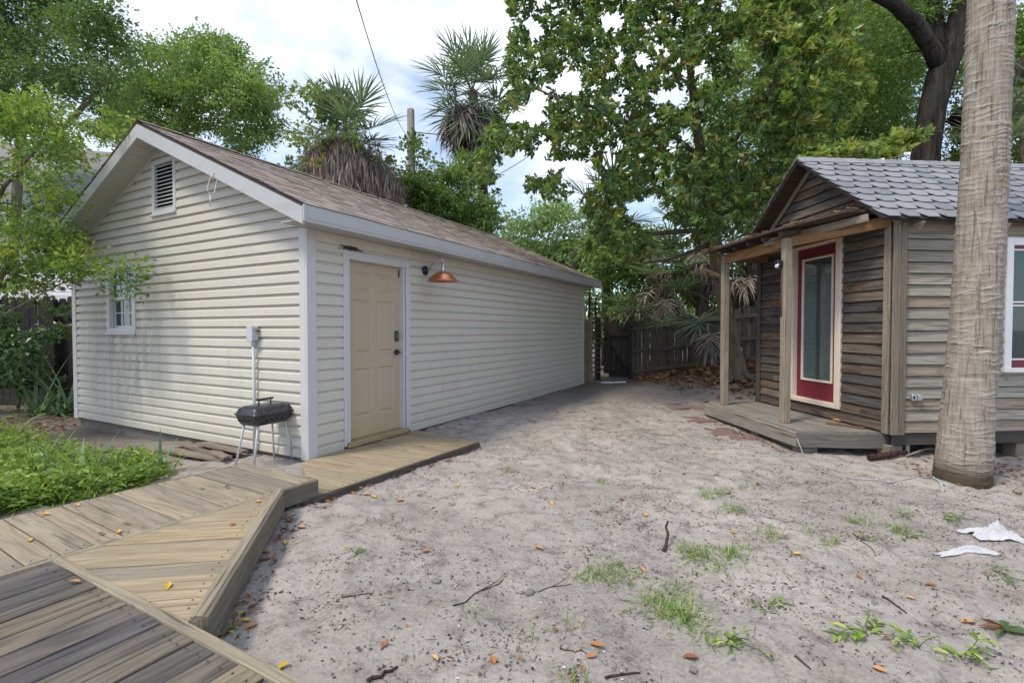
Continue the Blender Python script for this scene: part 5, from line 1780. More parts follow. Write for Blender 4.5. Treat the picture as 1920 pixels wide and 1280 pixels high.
def palm(name, label, base, top, r, ng, ndd, size, seed, elmin=-25, lean=(0, 0), boots=False, group='sabal palms'):
    rg = random.Random(seed)
    root = empty(name, base, 0, label, 'palm', group)
    h = top.z - base.z
    off = Vector((top.x - base.x, top.y - base.y, 0))
    n = 14
    pts = [Vector((0, 0, 0)) + off*(j/n)**1.4 + Vector((0, 0, h*j/n)) for j in range(n+1)]
    mb = MB().tube(pts, [r*(1.15 - .2*j/n)*(1 + rg.uniform(-.05, .05)) for j in range(n+1)], 14)
    if boots:
        for j in range(90):
            t = rg.random()*.98; c_ = off*t**1.4 + Vector((0, 0, h*t)); a = rg.uniform(0, 6.28)
            o_ = Vector((math.cos(a), math.sin(a), 0))
            q0 = c_ + o_*r*.8; q1 = c_ + o_*(r+.10) + Vector((0, 0, .16)); q2 = c_ + o_*(r+.22) + Vector((0, 0, .34)) + Vector((rg.gauss(0, .04), rg.gauss(0, .04), 0))
            mb.tube([q0, q1, q2], [.045, .032, .016], 5)
    mb.build('trunk', M_BOOT, root)
    tp = pts[-1]
    for j in range(ng):
        f = (j+.5)/ng
        el = R(66 - (66-elmin)*f + rg.uniform(-8, 8))
        put_frond(root, rg.choice(FG), tp + Vector((0, 0, .1 - .35*f)), j*2.39996 + rg.uniform(-.2, .2), el, rg.uniform(-.25, .25), size*rg.uniform(.85, 1.1))
    for j in range(ndd):
        put_frond(root, rg.choice(FD), tp + Vector((0, 0, -.25 - rg.random()*.35)), j*2.39996 + rg.uniform(-.3, .3), R(rg.uniform(-70, -35)), rg.uniform(-.4, .4), size*rg.uniform(.8, 1.05))
    return root
# tall palm behind the garage
pB = atd(886, 172, 17.0)
palm('palm_tree', 'tall palm with drooping grey dead fronds rising behind the garage roof', Vector((pB.x+.75, 17.0, 0)), pB, .17, 32, 48, 1.2, 5, -75)
# shorter palm smothered in vines
pA = atd(648, 262, 13.0)
palA = palm('palm_tree', 'shaggy palm with a brown skirt of dead vines behind the garage roof', Vector((pA.x, 13.0, 0)), pA, .24, 22, 14, .92, 8, -50)
rg = np.random.default_rng(21)
n = 7000                                             # hanging strands
a = rg.uniform(0, 2*np.pi, n); lob = 1.0 + .30*vnoise(a*1.9, a*0+3) ; rr = (.35 + 1.15*rg.random(n)**.5)*lob
st = np.stack([rr*np.cos(a)*1.0, rr*np.sin(a)*.9, .75 - .75*rr**1.7 + .15*rg.normal(size=n) + .22*vnoise(a*3.1, rr*2) - 1.7*rg.random(n)**1.5*(.75+.35*vnoise(a*2.3, a*0+9))], 1)
V, F, li = leaves(st, np.stack([.18*rg.normal(size=n), .18*rg.normal(size=n), -np.ones(n)], 1), np.stack([np.cos(a), np.sin(a), .1*np.ones(n)], 1), .22 + .35*rg.random(n), .014 + .022*rg.random(n), 'diamond', .1)
M_SKIRT = leafmat('dead_vine', [(0, (.05, .042, .04)), (.4, (.13, .11, .10)), (.8, (.27, .235, .21)), (1, (.33, .18, .10))], .9, .08, .1, (.25, .15, .08))
at_ = rg.random(n)[li]
hA = Vector((0, 0, pA.z))
o = link('dead_vine_skirt', np_mesh('skirt', V + np.array([0, 0, pA.z - .35]), F, M_SKIRT, at_), palA); tag(o, kind='stuff')
C = np.stack([rg.normal(0, .75, 70), rg.normal(0, .6, 70), pA.z - .1 - 1.6*rg.random(70)], 1)
C[:22, 0] = -.45 + .30*rg.normal(size=22); C[:22, 2] = pA.z + .35 + .75*rg.random(22)
M_VINE = leafmat('vine_leaf', [(0, (.06, .11, .03)), (.5, (.13, .20, .05)), (.8, (.20, .25, .06)), (1, (.30, .17, .08))], .5, .3)
V, F, a_ = clump_leaves(C, 55, .26, .11, rg, .8, wr=.7)
o = link('vine_leaves', np_mesh('vine', V, F, M_VINE, a_), palA); tag(o, kind='stuff')

# palms beyond the picket fence
q = atd(1237, 515, 13.9); palm('palm_tree', 'low palm with shaggy booted trunk leaning over the fence beside the gate', Vector((q.x+.05, 13.9, .2)), q, .20, 9, 7, .95, 31, -20, boots=True)
q = atd(1318, 440, 14.6); palm('palm_tree', 'palm with pale hanging dead fronds behind the magnolia trunk', Vector((q.x, 14.6, .4)), q, .18, 11, 9, 1.0, 32, -30, boots=True)
q = atd(1140, 405, 16.5); palm('palm_tree', 'palm with grey dead fronds above the far end of the garage', Vector((q.x, 16.5, .2)), q, .18, 10, 12, 1.15, 33, -20)
q = atd(1412, 480, 13.9); palm('palm_tree', 'dark booted palm seen through the porch posts', Vector((q.x, 13.9, .55)), q, .19, 12, 8, .9, 34, -30, boots=True)
q = atd(1935, 255, 10.0); palm('palm_tree', 'palm fronds showing right of the foreground trunk above the cabin roof', Vector((q.x, 10.0, .1)), q, .18, 14, 4, 1.0, 35, -20)
q = atd(1232, 602, 12.85)
# fan leaves of the low palm drooping across the fence
pl = [o for o in bpy.data.objects if o.get('label', '').startswith('low palm')][0]
for (px, py, az, el, dead, s_) in ((1222, 596, 190, 12, 0, 1.35), (1232, 600, 215, 2, 0, 1.2), (1236, 596, 205, 5, 1, 1.2), (1246, 598, 248, -20, 0, .9),
                                   (1325, 560, 205, 5, 0, 1.25), (1322, 585, 240, -30, 0, 1.2), (1324, 600, 262, -55, 1, 1.2)):
    w_ = atd(px, py, 13.15) - pl.location
    put_frond(pl, (FD if dead else FG)[int(px) % 3], w_, R(az), R(el), .1, s_*.8)

# ------------------------------------------------------------------ magnolia
M_MAG = leafmat('magnolia_top', [(0, (.016, .044, .026)), (.3, (.034, .080, .034)), (.5, (.07, .135, .042)), (.66, (.16, .235, .05)), (.78, (.24, .31, .055)), (.88, (.27, .25, .055)), (1, (.25, .13, .045))], .3, .5, .55, (.25, .38, .05))
M_MAGU = leafmat('magnolia_under', [(0, (.05, .095, .045)), (.45, (.11, .165, .055)), (.72, (.24, .23, .06)), (1, (.40, .27, .075))], .55, .4, .2, (.3, .3, .05))
M_BARKG = bark('grey_bark', (.085, .07, .055), (.21, .18, .14), (10, 10, 3), .6, (.15, .15, .07))
def magnolia(root_name, label, trunks, tips, per, Ln, seed, limb_src=None, bright=0.0):
    rg = np.random.default_rng(seed)
    base = Vector(trunks[0][0][:3])
    root = empty(root_name, base, 0, label, 'tree')
    n = len(tips)
    # each shoot carries a whorl of leaves round its tip
    ctr = tips.mean(0)
    sd_ = unit(unit(tips - ctr)*.55 + np.array([0, 0, .35]) + rg.normal(size=(n, 3))*.45)
    D = np.repeat(sd_, per, 0); Pp = np.repeat(tips, per, 0)
    ph = rg.uniform(0, 2*np.pi, n*per)
    e1 = unit(np.cross(D, np.array([.3, .1, 1.0]))); e2 = np.cross(D, e1)
    out = e1*np.cos(ph)[:, None] + e2*np.sin(ph)[:, None]
    tilt = rg.uniform(.35, 1.25, (n*per, 1))
    d = unit(D*np.cos(tilt) + out*np.sin(tilt) + np.array([0, 0, -.22]))
    nr = unit(D*np.sin(tilt) - out*np.cos(tilt) + rg.normal(size=D.shape)*.25)
    pos = Pp - D*rg.uniform(0, .16, (n*per, 1))
    L_ = Ln*rg.uniform(.5, 1.3, n*per)
    V, F, li = leaves(pos, d, nr, L_, L_*rg.uniform(.36, .46, n*per), 'oval', .10, .12)
    cr = np.repeat(rg.random(n), per)
    hgt = 0
    a_ = np.clip(.45*cr + .38*rg.random(n*per) + np.repeat(bright, per), 0, .80); a_ = np.where(rg.random(n*per) < .13, rg.uniform(.82, 1, n*per), a_)[li]
    o = link('crown', np_mesh('crown', V - np.array(base), F, M_MAG, a_), root)
    mb = limbs(trunks, tips[::limb_src or 3], tip=.009, seed=seed, wob=.2)
    mb.v = [tuple(Vector(v) - base) for v in mb.v]
    mb.build('trunk', M_BARKG, root)
    return root
def pxpath(lst):
    """(px, py, Y, radius) -> polyline"""
    out = []
    for (x, y, Y, r) in lst:
        p = atd(x, y, Y); out.append((p.x, p.y, p.z, r))
    return out
mb_ = gat(1385, 712)
Ym = 10.4
trunkM = pxpath([(1392, 730, Ym, .30), (1384, 700, Ym, .19), (1374, 650, Ym, .155), (1360, 580, Ym, .15), (1348, 510, Ym, .15), (1340, 450, Ym, .145), (1332, 400, Ym, .135), (1322, 330, Ym-.1, .11), (1308, 250, Ym-.2, .09), (1296, 150, Ym-.3, .07), (1285, 40, Ym-.4, .05), (1278, -60, Ym-.4, .03)])
brA = pxpath([(1338, 440, Ym, .07), (1300, 432, Ym-.3, .055), (1240, 437, Ym-.7, .045), (1190, 441, Ym-1.0, .03), (1150, 425, Ym-1.2, .02)])
brB = pxpath([(1340, 455, Ym, .05), (1300, 470, Ym+.1, .04), (1250, 488, Ym+.2, .03), (1210, 492, Ym+.2, .015)])
brC = pxpath([(1326, 350, Ym-.1, .07), (1352, 300, Ym-.6, .05), (1400, 230, Ym-1.2, .04), (1460, 150, Ym-1.8, .025)])
brD = pxpath([(1318, 300, Ym-.1, .06), (1270, 260, Ym-.6, .045), (1180, 230, Ym-1.3, .035), (1080, 200, Ym-1.8, .022), (990, 160, Ym-2.0, .014)])
brE = pxpath([(1335, 410, Ym, .05), (1400, 380, Ym-.6, .04), (1470, 340, Ym-1.4, .03), (1560, 300, Ym-2.2, .02), (1640, 285, Ym-2.6, .012)])
rgm = np.random.default_rng(61)
outl = [(915, -140), (955, 20), (945, 110), (955, 180), (905, 240), (885, 330), (945, 372), (1010, 360), (1050, 382), (1075, 350), (1110, 420), (1100, 470), (1150, 500), (1240, 470), (1330, 450), (1420, 430), (1440, 395), (1480, 345), (1520, 310), (1530, 240), (1560, 140), (1540, 0), (1560, -140)]
tips = crown_points(outl, 9.3, 1.9, 5000, rgm, -.50)
# thin it where the sky shows through
keep = np.ones(len(tips), bool)
for (gx_, gy_, gr) in ((1060, 160, 26), (1085, 330, 34), (1200, 120, 18), (1015, 280, 16), (1340, 215, 26), (1140, 300, 18), (1230, 380, 18), (1000, 60, 18), (1380, 120, 18), (1405, 270, 26), (1160, 190, 14)):
    for i, t in enumerate(tips):
        X = 960 + FPX*t[0]/t[1]; Yy = 618 - FPX*(t[2]-CAMZ)/t[1]
        if math.hypot(X-gx_, Yy-gy_) < gr: keep[i] = False
tips = tips[keep]
out2 = [(1380, -120), (1400, 60), (1440, 150), (1500, 200), (1480, 280), (1540, 275), (1600, 240), (1640, 180), (1625, 80), (1600, -120)]
tips2 = crown_points(out2, 8.2, 1.0, 620, rgm, -.6)
out3 = [(1480, 330), (1500, 300), (1560, 268), (1640, 262), (1720, 235), (1755, 240), (1700, 285), (1640, 290), (1560, 290), (1520, 320), (1500, 345)]
tips3 = crown_points(out3, 7.2, .35, 90, rgm, -.9, 3.75)
magnolia('magnolia_tree', 'dark glossy magnolia with leaning trunk behind the porch', [trunkM, brA, brB, brC, brD, brE], np.concatenate([tips, tips2, tips3]), 14, .114, 62, 7, np.concatenate([np.full(len(tips), .03), np.full(len(tips2), .22), np.full(len(tips3), .30)]))  # right-hand shoots get brighter leaf colour: new growth plus painted backlight
# exposed roots and two sawn stubs
mb = MB()
rg = random.Random(2)
bx = Vector(trunkM[1][:3])
for j in range(7):
    a = j*.9 + rg.uniform(-.2, .2); ln = rg.uniform(.5, 1.0)
    pts = []
    for m in range(6):
        f = m/5
        x, y = bx.x + math.cos(a+.3*f)*ln*f, bx.y + math.sin(a+.3*f)*ln*f
        pts.append(Vector((x, y, gzf(x, y) + .16*(1-f)**2 + .005)))
    mb.tube(pts, [.09*(1-f_*.17) * (1 - m_*.13) for m_, f_ in enumerate([0,1,2,3,4,5])], 8)
root = [o for o in bpy.data.objects if o.name.startswith('magnolia_tree')][0]
mb.v = [tuple(Vector(v) - root.location) for v in mb.v]
mb.build('root', M_BARKG, root)
for (px, py) in ((1334, 512), (1320, 506)):
    p0, p1 = atd(px+12, py+6, Ym-.1), atd(px, py, Ym-.32)
    m2 = MB().tube([p0, p1], [.06, .045], 10); m2.v = [tuple(Vector(v) - root.location) for v in m2.v]
    m2.build('sawn_stub', plain('cut_wood', (.42, .29, .16), .8), root)

# ------------------------------------------------------------------ oak behind the cabin
M_OAKB = bark('oak_bark', (.012, .010, .010), (.075, .064, .056), (11, 11, 1.1), 1.0, (.05, .052, .042), .12)
M_OAKL = leafmat('oak_leaf', [(0, (.03, .065, .022)), (.4, (.075, .14, .035)), (.75, (.16, .24, .05)), (1, (.28, .35, .07))], .45, .35, .4)
Yo = 11.0
tO = pxpath([(1724, 640, Yo, .42), (1728, 420, Yo, .34), (1735, 285, Yo, .265), (1748, 200, Yo, .255), (1764, 140, Yo, .265), (1792, 70, Yo, .24), (1815, -20, Yo, .22), (1830, -140, Yo, .2)])
tO2 = pxpath([(1768, 140, Yo, .20), (1746, 92, Yo-.1, .165), (1714, 42, Yo-.3, .15), (1674, 5, Yo-.5, .135), (1620, -22, Yo-.8, .11), (1540, -40, Yo-1.2, .12), (1440, -70, Yo-1.5, .06)])
tO3 = pxpath([(1757, 110, Yo, .2), (1752, 40, Yo+.3, .17), (1748, -60, Yo+.5, .13)])
tO4 = pxpath([(1795, 230, Yo+.2, .22), (1880, 160, Yo, .2), (1960, 90, Yo-.3, .16), (2060, 20, Yo-.6, .1)])
rgo = np.random.default_rng(71)
C = np.concatenate([crown_points([(1400, -120), (1420, 200), (1450, 300), (1700, 300), (1720, 160), (1640, 30), (1500, -20), (1480, -120)], 13.0, 1.6, 210, rgo),
                    crown_points([(1640, -140), (1690, 20), (1760, 60), (1800, -140)], 11.5, 1.0, 50, rgo),
                    crown_points([(1770, 300), (1780, 150), (1810, 60), (1960, 20), (2060, 120), (2060, 320)], 13.0, 1.2, 120, rgo)])
make_tree('oak_tree', 'massive dark live oak trunk forking behind the cabin roof', [tO, tO2, tO3, tO4], C, 190, .62, .085, M_OAKL, M_OAKB, 72, limb_every=2, wr=.5)

# ------------------------------------------------------------------ left trees
M_LF1 = leafmat('shade_leaf', [(0, (.022, .055, .022)), (.4, (.05, .105, .032)), (.75, (.11, .18, .045)), (1, (.19, .27, .06))], .5, .3)
M_LF2 = leafmat('bright_leaf', [(0, (.07, .13, .045)), (.4, (.15, .24, .07)), (.75, (.25, .34, .095)), (1, (.35, .43, .13))], .5, .38)  # pale greens with haze and sunshine mixed into the leaf colour
M_LF3 = leafmat('yellow_leaf', [(0, (.035, .085, .028)), (.35, (.09, .165, .035)), (.7, (.21, .29, .045)), (1, (.36, .40, .06))], .5, .4)
rgl = np.random.default_rng(81)
b1 = atd(60, 650, 14.0)
t1 = pxpath([(20, 735, 14, .15), (22, 500, 14, .13), (36, 300, 14, .11), (50, 150, 14, .09), (80, 0, 14, .05)])
t1b = pxpath([(36, 300, 14, .09), (130, 230, 13.7, .08), (190, 160, 13.5, .05)])
C = crown_points([(-120, -120), (-120, 210), (20, 235), (130, 215), (195, 250), (235, 215), (225, 150), (262, 120), (245, 60), (205, 20), (195, -120)], 14.0, 1.8, 330, rgl)
make_tree('shade_tree', 'tall dark green tree filling the upper left corner', [t1, t1b], C, 150, .58, .105, M_LF1, M_BARKG, 82, limb_every=2)
t2 = pxpath([(350, 640, 20, .25), (350, 400, 20, .2), (345, 280, 20, .15), (350, 150, 20, .08)])
C = crown_points([(200, 260), (195, 190), (255, 130), (270, 78), (320, 90), (345, 75), (400, 65), (455, 100), (450, 130), (505, 150), (530, 165), (505, 205), (515, 240), (460, 285), (380, 270), (300, 240)], 20.0, 2.0, 210, rgl)
make_tree('leafy_tree', 'light green rounded tree behind the garage ridge', [t2], C, 170, .7, .14, M_LF2, M_BARKG, 83, limb_every=2)
# crape myrtle at the left
Yc_ = 6.3
b3 = gat(-60, 830)
tk = [(-7.1, 6.3, -.1, .06), (-7.0, 6.3, .6, .05), (-6.7, 6.25, 1.4, .04), (-6.3, 6.2, 2.2, .03)]
tk2 = [(-7.1, 6.35, -.1, .055), (-7.15, 6.4, 1.2, .045), (-6.9, 6.4, 2.4, .035), (-6.4, 6.3, 3.2, .025), (-5.7, 6.1, 3.7, .015)]
tk3 = [(-7.0, 6.3, .8, .016), (-6.5, 6.2, 1.5, .012), (-5.8, 6.15, 1.85, .009), (-5.2, 6.05, 2.1, .006), (-4.85, 6.0, 2.16, .003)]
C = np.concatenate([crown_points([(-140, 180), (-140, 560), (60, 545), (110, 530), (150, 500), (130, 430), (130, 395), (185, 340), (225, 270), (262, 240), (235, 215), (150, 205), (60, 190)], 6.4, .8, 300, rgl),
                    crown_points([(130, 450), (150, 510), (215, 530), (250, 500), (225, 470), (180, 480)], 5.95, .12, 4, rgl),
                    np.array([tuple(atd(x, y, 5.85)) for (x, y) in ((236, 498), (215, 512), (244, 548))])])
make_tree('crape_myrtle', 'yellow green slender tree reaching across the left end of the garage', [tk, tk2, tk3], C, 62, .21, .058, M_LF3, M_BARKG, 84, limb_every=1, wr=.55)
# dark shrub against the left fence
C = crown_points([(-60, 570), (40, 560), (95, 575), (120, 600), (110, 660), (80, 700), (40, 730), (-60, 740)], 8.7, .45, 42, rgl)
make_tree('dark_shrub', 'dark green shrub growing against the left board fence', [[(-8.9, 8.9, -.1, .03), (-8.7, 8.8, .6, .02), (-8.6, 8.7, 1.2, .012)]], C, 60, .24, .10, leafmat('dark_leaf', [(0, (.018, .045, .02)), (.6, (.04, .09, .03)), (1, (.09, .16, .04))], .35, .2), M_BARKG, 85, cat='shrub', wr=.6)

def blades(n, rg, spread, L0, L1, W, lean=.6, seg=5, curl=1.0):
    """strap leaves from one foot; returns V,F,attr"""
    V, F, A = [], [], []
    for i in range(n):
        az = rg.uniform(0, 6.283); el = rg.uniform(.45, 1.35)
        Lb = rg.uniform(L0, L1); w = W*rg.uniform(.7, 1.2)
        o = np.array([rg.normal(0, spread), rg.normal(0, spread), 0.])
        d = np.array([math.cos(az)*math.cos(el), math.sin(az)*math.cos(el), math.sin(el)])
        s = np.array([-math.sin(az), math.cos(az), 0])
        b = len(V); a_ = rg.random()
        g = lean*rg.uniform(.6, 1.4)
        for m in range(seg+1):
            f = m/seg
            ww = w*(1-f**2.2)*(.6+.4*min(1, f*4)) + .0006
            n_ = np.cross(s, d)
            V += [o + s*ww/2 + n_*ww*.15, o - s*ww/2 + n_*ww*.15]; A += [a_, a_]
            d = d + np.array([0, 0, -g*curl/seg*1.3]); d /= np.linalg.norm(d)
            o = o + d*Lb/seg
        for m in range(seg):
            c = b + 2*m
            F.append((c, c+1, c+3, c+2))
    return np.array(V), np.array(F), np.array(A)
M_STRAP = leafmat('strap_leaf', [(0, (.04, .085, .045)), (.6, (.08, .145, .065)), (1, (.15, .22, .09))], .4, .2)
M_GRASS = leafmat('grass_blade', [(0, (.06, .13, .03)), (.5, (.13, .22, .045)), (.8, (.24, .30, .09)), (1, (.36, .31, .17))], .5, .3)
M_WEED = leafmat('weed_leaf', [(0, (.045, .10, .025)), (.35, (.11, .19, .035)), (.7, (.21, .30, .05)), (1, (.36, .42, .10))], .5, .38)
rgb_ = np.random.default_rng(91)
for (px, py, s_, lb) in ((118, 752, 1.15, 'clump of long strap leaves beside the far garage corner'), (70, 748, .9, 'smaller clump of strap leaves under the dark shrub')):
    q = atd(px, py, 8.6); q.z = gzf(q.x, q.y)
    V, F, A = blades(34, rgb_, .07, .7*s_, 1.35*s_, .05, .75)
    o = link('strap_plant', np_mesh('strap', V, F, M_STRAP, A)); o.location = q; tag(o, lb, 'plant', 'strap leaved plants')

# ------------------------------------------------------------------ distant greenery
M_FAR = leafmat('far_leaf', [(0, (.10, .16, .06)), (.5, (.16, .24, .085)), (1, (.25, .33, .13))], .6, .3)
rgf = np.random.default_rng(101)
def bush(name, label, outline, Yc, half, n, per, rad, Ln, lm, seed, cat='bush', trunk=True, zbase=0.0, **kw):
    C = crown_points(outline, Yc, half, n, rgf)
    c = C.mean(0)
    tk = [[(c[0], c[1], zbase, .12), (c[0]+.1, c[1], (zbase+c[2])/2, .09), (c[0], c[1], c[2], .05)]]
    return make_tree(name, label, tk if trunk else [], C, per, rad, Ln, lm, M_BARKG, seed, cat=cat, limb_every=3, **kw)
bush('leafy_bush', 'green vine covered bush below the utility pole behind the roof', [(700, 375), (715, 320), (760, 330), (790, 345), (830, 360), (850, 400), (880, 440), (760, 430)], 15.5, .8, 90, 130, .42, .11, M_LF1, 111)
bush('leafy_bush', 'bright green bush at the foot of the tall palm', [(800, 370), (830, 320), (870, 290), (905, 300), (925, 350), (930, 400), (945, 430), (900, 440), (840, 420)], 16.0, .9, 100, 130, .42, .11, M_LF2, 112)
bush('far_tree', 'hazy pale green tree in the distance beyond the garage roof', [(945, 450), (965, 420), (1000, 400), (1040, 388), (1085, 395), (1130, 410), (1140, 520), (1000, 520)], 38.0, 3.0, 60, 260, 1.6, .34, M_FAR, 113, cat='tree')
bush('sunny_shrub', 'bright yellow green shrub beyond the gate', [(1085, 470), (1120, 440), (1200, 430), (1260, 450), (1290, 520), (1290, 620), (1090, 640)], 15.6, .9, 110, 150, .6, .13, M_LF2, 114, zbase=.1)
bush('sunny_shrub', 'green thicket behind the picket fence beyond the magnolia', [(1270, 470), (1340, 480), (1430, 440), (1500, 420), (1520, 600), (1500, 640), (1290, 640)], 17.5, 1.5, 110, 150, .6, .13, M_LF1, 115, zbase=.1)
bush('tall_thicket', 'tall green thicket filling the gap between magnolia and oak', [(1240, 380), (1250, 300), (1300, 200), (1380, 60), (1420, -100), (1730, -100), (1700, 40), (1720, 270), (1700, 400), (1420, 420), (1300, 400)], 18.0, 1.5, 420, 170, .8, .16, M_LF2, 116, cat='trees', zbase=.1)
bush('green_thicket', 'dark green thicket behind the cabin right of the palm trunk', [(1740, 330), (1770, 200), (1800, 120), (1880, 40), (1960, 20), (2060, 40), (2060, 400), (1740, 400)], 14.5, 1.0, 130, 160, .6, .11, M_LF1, 117, cat='bush')
# band of far trees so that no bare horizon shows through the gaps
C = []
for i in range(190):
    x = rgf.uniform(-70, 70); C.append((x, 62 + rgf.uniform(-4, 8), abs(rgf.normal(0, 1))*1.6 + 1.0 + 1.5*abs(math.sin(x*.21))))
V, F, a_ = clump_leaves(np.array(C), 230, 2.4, .62, rgf, .9)
tag(link('far_woods', np_mesh('woods', V, F, M_FAR, a_)), 'band of far trees low on the horizon', 'woods', kind='stuff')

# utility pole with ivy and wires
pp = atd(770, 205, 16.0)
pole = empty('utility_pole', (pp.x, 16.0, 0), 0, 'grey wooden utility pole wrapped in ivy behind the garage', 'pole')
M_POLE = bark('pole_wood', (.20, .17, .145), (.36, .32, .28), (14, 14, 1.0), .4)
MB().tube([(.05, 0, 0), (.03, 0, 4), (0, 0, pp.z - .03), (0, 0, pp.z)], [.15, .14, .118, .10], 14).build('shaft', M_POLE, pole)
for (dz, dx) in ((-.95, -.16), (-1.25, -.16), (-.85, .15)):
    MB().lathe([(0, 0), (.045, 0), (.03, .03), (.05, .05), (.035, .09), (.045, .11), (0, .14)], 10, (dx, -.06, pp.z + dz)).build('insulator', M_BLACK, pole)
rgi = np.random.default_rng(121)
C = np.stack([rgi.normal(.12, .26, 90), rgi.normal(0, .2, 90), pp.z - .95 - 4.2*rgi.random(90)], 1)
V, F, a_ = clump_leaves(C, 34, .17, .10, rgi, 1.0, wr=.7)
tag(link('ivy', np_mesh('ivy', V, F, M_VINE, a_), pole), kind='stuff')
M_WIRE = plain('black_wire', (.035, .035, .04), .6)
def wire(label, pts, r, sag=.0, n=14):
    a, b = Vector(pts[0]), Vector(pts[1])
    P_ = []
    for j in range(n+1):
        f = j/n
        p = a.lerp(b, f); p.z -= sag*4*f*(1-f)
        P_.append(p)
    tag(MB().tube(P_, r, 6).build('overhead_wire', M_WIRE), label, 'wire')
wa = Vector((pp.x-.15, 15.94, pp.z-.8))
wire('dark overhead wire climbing from the pole out of the top of the picture', (wa, atd(655, -45, 7.0)), .0085, .3, 22)
wire('thin overhead wire running right from the pole behind the tall palm', (Vector((pp.x+.15, 15.94, pp.z-.75)), atd(1010, 258, 24)), .016, .1)
wire('middle thin wire crossing behind the tall palm trunk', (Vector((pp.x+.1, 16.0, pp.z-2.2)), atd(1010, 235, 26)), .016, .5)
wire('lowest thin wire crossing the sky right of the pole', (Vector((pp.x+.1, 16.0, pp.z-2.9)), atd(1010, 278, 26)), .016, .4)
wire('thin dark wire crossing the distant trees beyond the garage', (atd(930, 446, 26), atd(1250, 420, 20)), .014, .1)

# neighbour's house at the left
nh = empty('neighbour_house', (-12.5, 12.4, 0), R(14), 'grey roofed neighbouring house behind the foliage at the left', 'house')
M_NW = plain('neighbour_wall', (.55, .54, .52), .7)
k = NT('grey_roofing')
v = k.obj()
colr = k.mix(k.noise(k.vmap(v, (3, 3, 14)), 1.0, 4), (.22, .22, .235), (.33, .33, .345))
M_NR = k.fin(colr, .9, .2)
MB().box((-6, 0, -.2), (3.6, 6, 2.2)).box((-6, 2.4, 2.2), (3.3, 6, 4.6)).build('wall', M_NW, nh)
def slab(name, pts, t, mat, parent):
    vs = [Vector(p) for p in pts]; vs2 = [v_ + Vector((0, 0, t)) for v_ in vs]
    return MB().add(vs + vs2, [(3,2,1,0),(4,5,6,7),(0,1,5,4),(1,2,6,5),(2,3,7,6),(3,0,4,7)]).build(name, mat, parent)
for j in range(10):                                    # stepped courses on the low roof
    f0, f1 = j/10, (j+1)/10
    slab('roof_course', [(-6.3, -.5 + 3.0*f0, 2.2 + 1.1*f0), (3.9, -.5 + 3.0*f0, 2.2 + 1.1*f0), (3.9, -.5 + 3.0*f1 + .04, 2.2 + 1.1*f1 - .02), (-6.3, -.5 + 3.0*f1 + .04, 2.2 + 1.1*f1 - .02)], .05 + .0, plain('pale_roof', (.50, .50, .52), .7) if j == 0 else bpy.data.materials['pale_roof'], nh)
slab('roof', [(-6.3, 2.0, 4.3), (3.6, 2.0, 4.3), (3.6, 5.6, 7.6), (-6.3, 5.6, 7.6)], .08, M_NR, nh)
MB().box((-6.3, -.56, 2.08), (3.9, -.5, 2.24)).build('fascia', M_WHITE, nh)
MB().bevbox((1.9, -.03, 1.25), (2.7, .02, 2.0), .01).build('window', M_WHITE, nh)

# ------------------------------------------------------------------ weeds and scraps
def on_ground(V, q):
    V = V.copy(); return V
def weed(px, py, label, scale=1.0, seed=0, group='broad leaved weeds'):
    """low sprawling weed: a few runners with alternate leaves"""
    rg = np.random.default_rng(seed)
    q = gat(px, py)
    root = empty('weed_plant', q, rg.uniform(0, 6.28), label, 'weed', group)
    mb = MB()
    pos, dirs, Ls = [], [], []
    for j in range(int(rg.integers(4, 8))):
        az = rg.uniform(0, 6.283); Lr = scale*rg.uniform(.05, .17); el = rg.uniform(.15, .9)
        p = np.array([rg.normal(0, .008), rg.normal(0, .008), 0.]); pts = [tuple(p - np.array([0, 0, .01]))]
        m = max(3, int(Lr/.022))
        for t in range(m):
            d = np.array([math.cos(az)*math.cos(el), math.sin(az)*math.cos(el), math.sin(el)])
            p = p + d*Lr/m
            w_ = q + Vector((p[0], p[1], 0)); 
            p[2] = max(p[2], .004)
            pts.append(tuple(p)); el -= .18; az += rg.normal(0, .22)
            sd_ = 1 if t % 2 else -1
            a2 = az + sd_*rg.uniform(.5, 1.2)
            pos.append(p.copy()); dirs.append([math.cos(a2), math.sin(a2), rg.uniform(.0, .7)]); Ls.append(scale*rg.uniform(.022, .060)*(1.0 - .35*t/m))
        mb.tube(pts, .0016, 4)
    n = len(pos)
    L_ = np.array(Ls)
    V, F, li = leaves(np.array(pos), np.array(dirs), np.tile([0, 0, 1.], (n, 1)) + rg.normal(size=(n, 3))*.3, L_, L_*rg.uniform(.24, .42, n), 'oval', .14, .35)
    link('leaves', np_mesh('weed', V, F, M_WEED, rg.random(n)[li]), root)
    mb.build('stem', M_WEED, root)
W = [(1437, 1143, 'spreading green weed on the sand with a curled runner', 1.1), (1630, 1190, 'wide leafy weed nearest the bottom right corner group, left end', 1.5), (1722, 1214, 'leafy weed in the middle of the row at bottom right', 1.1), (1806, 1226, 'leafy weed at the right end of the row at bottom right', 1.2),
     (1363, 1205, 'upright bright weed at the bottom edge below the grass patch', 1.1), (418, 1190, 'small bright weed beside the corner of the dark deck', .8), (432, 1140, 'tiny weed sprouting beside the deck curb', .55), (1690, 965, 'small weed between the palm and the white cloth', .8),
     (1700, 1005, 'low weed left of the white cloth strip', .8), (1618, 1010, 'low weed in the open sand left of the cloth', .8), (1875, 1080, 'tall thin weed at the right edge', .9), (1770, 970, 'flat weed in front of the palm', .8), (668, 1035, 'pale seedling in the sand beside the walkway end', .7), (1800, 972, 'flat dark weed right of the palm front', .7)]
for i, (x, y, lb, s_) in enumerate(W): weed(x, y, lb, s_, 200+i)

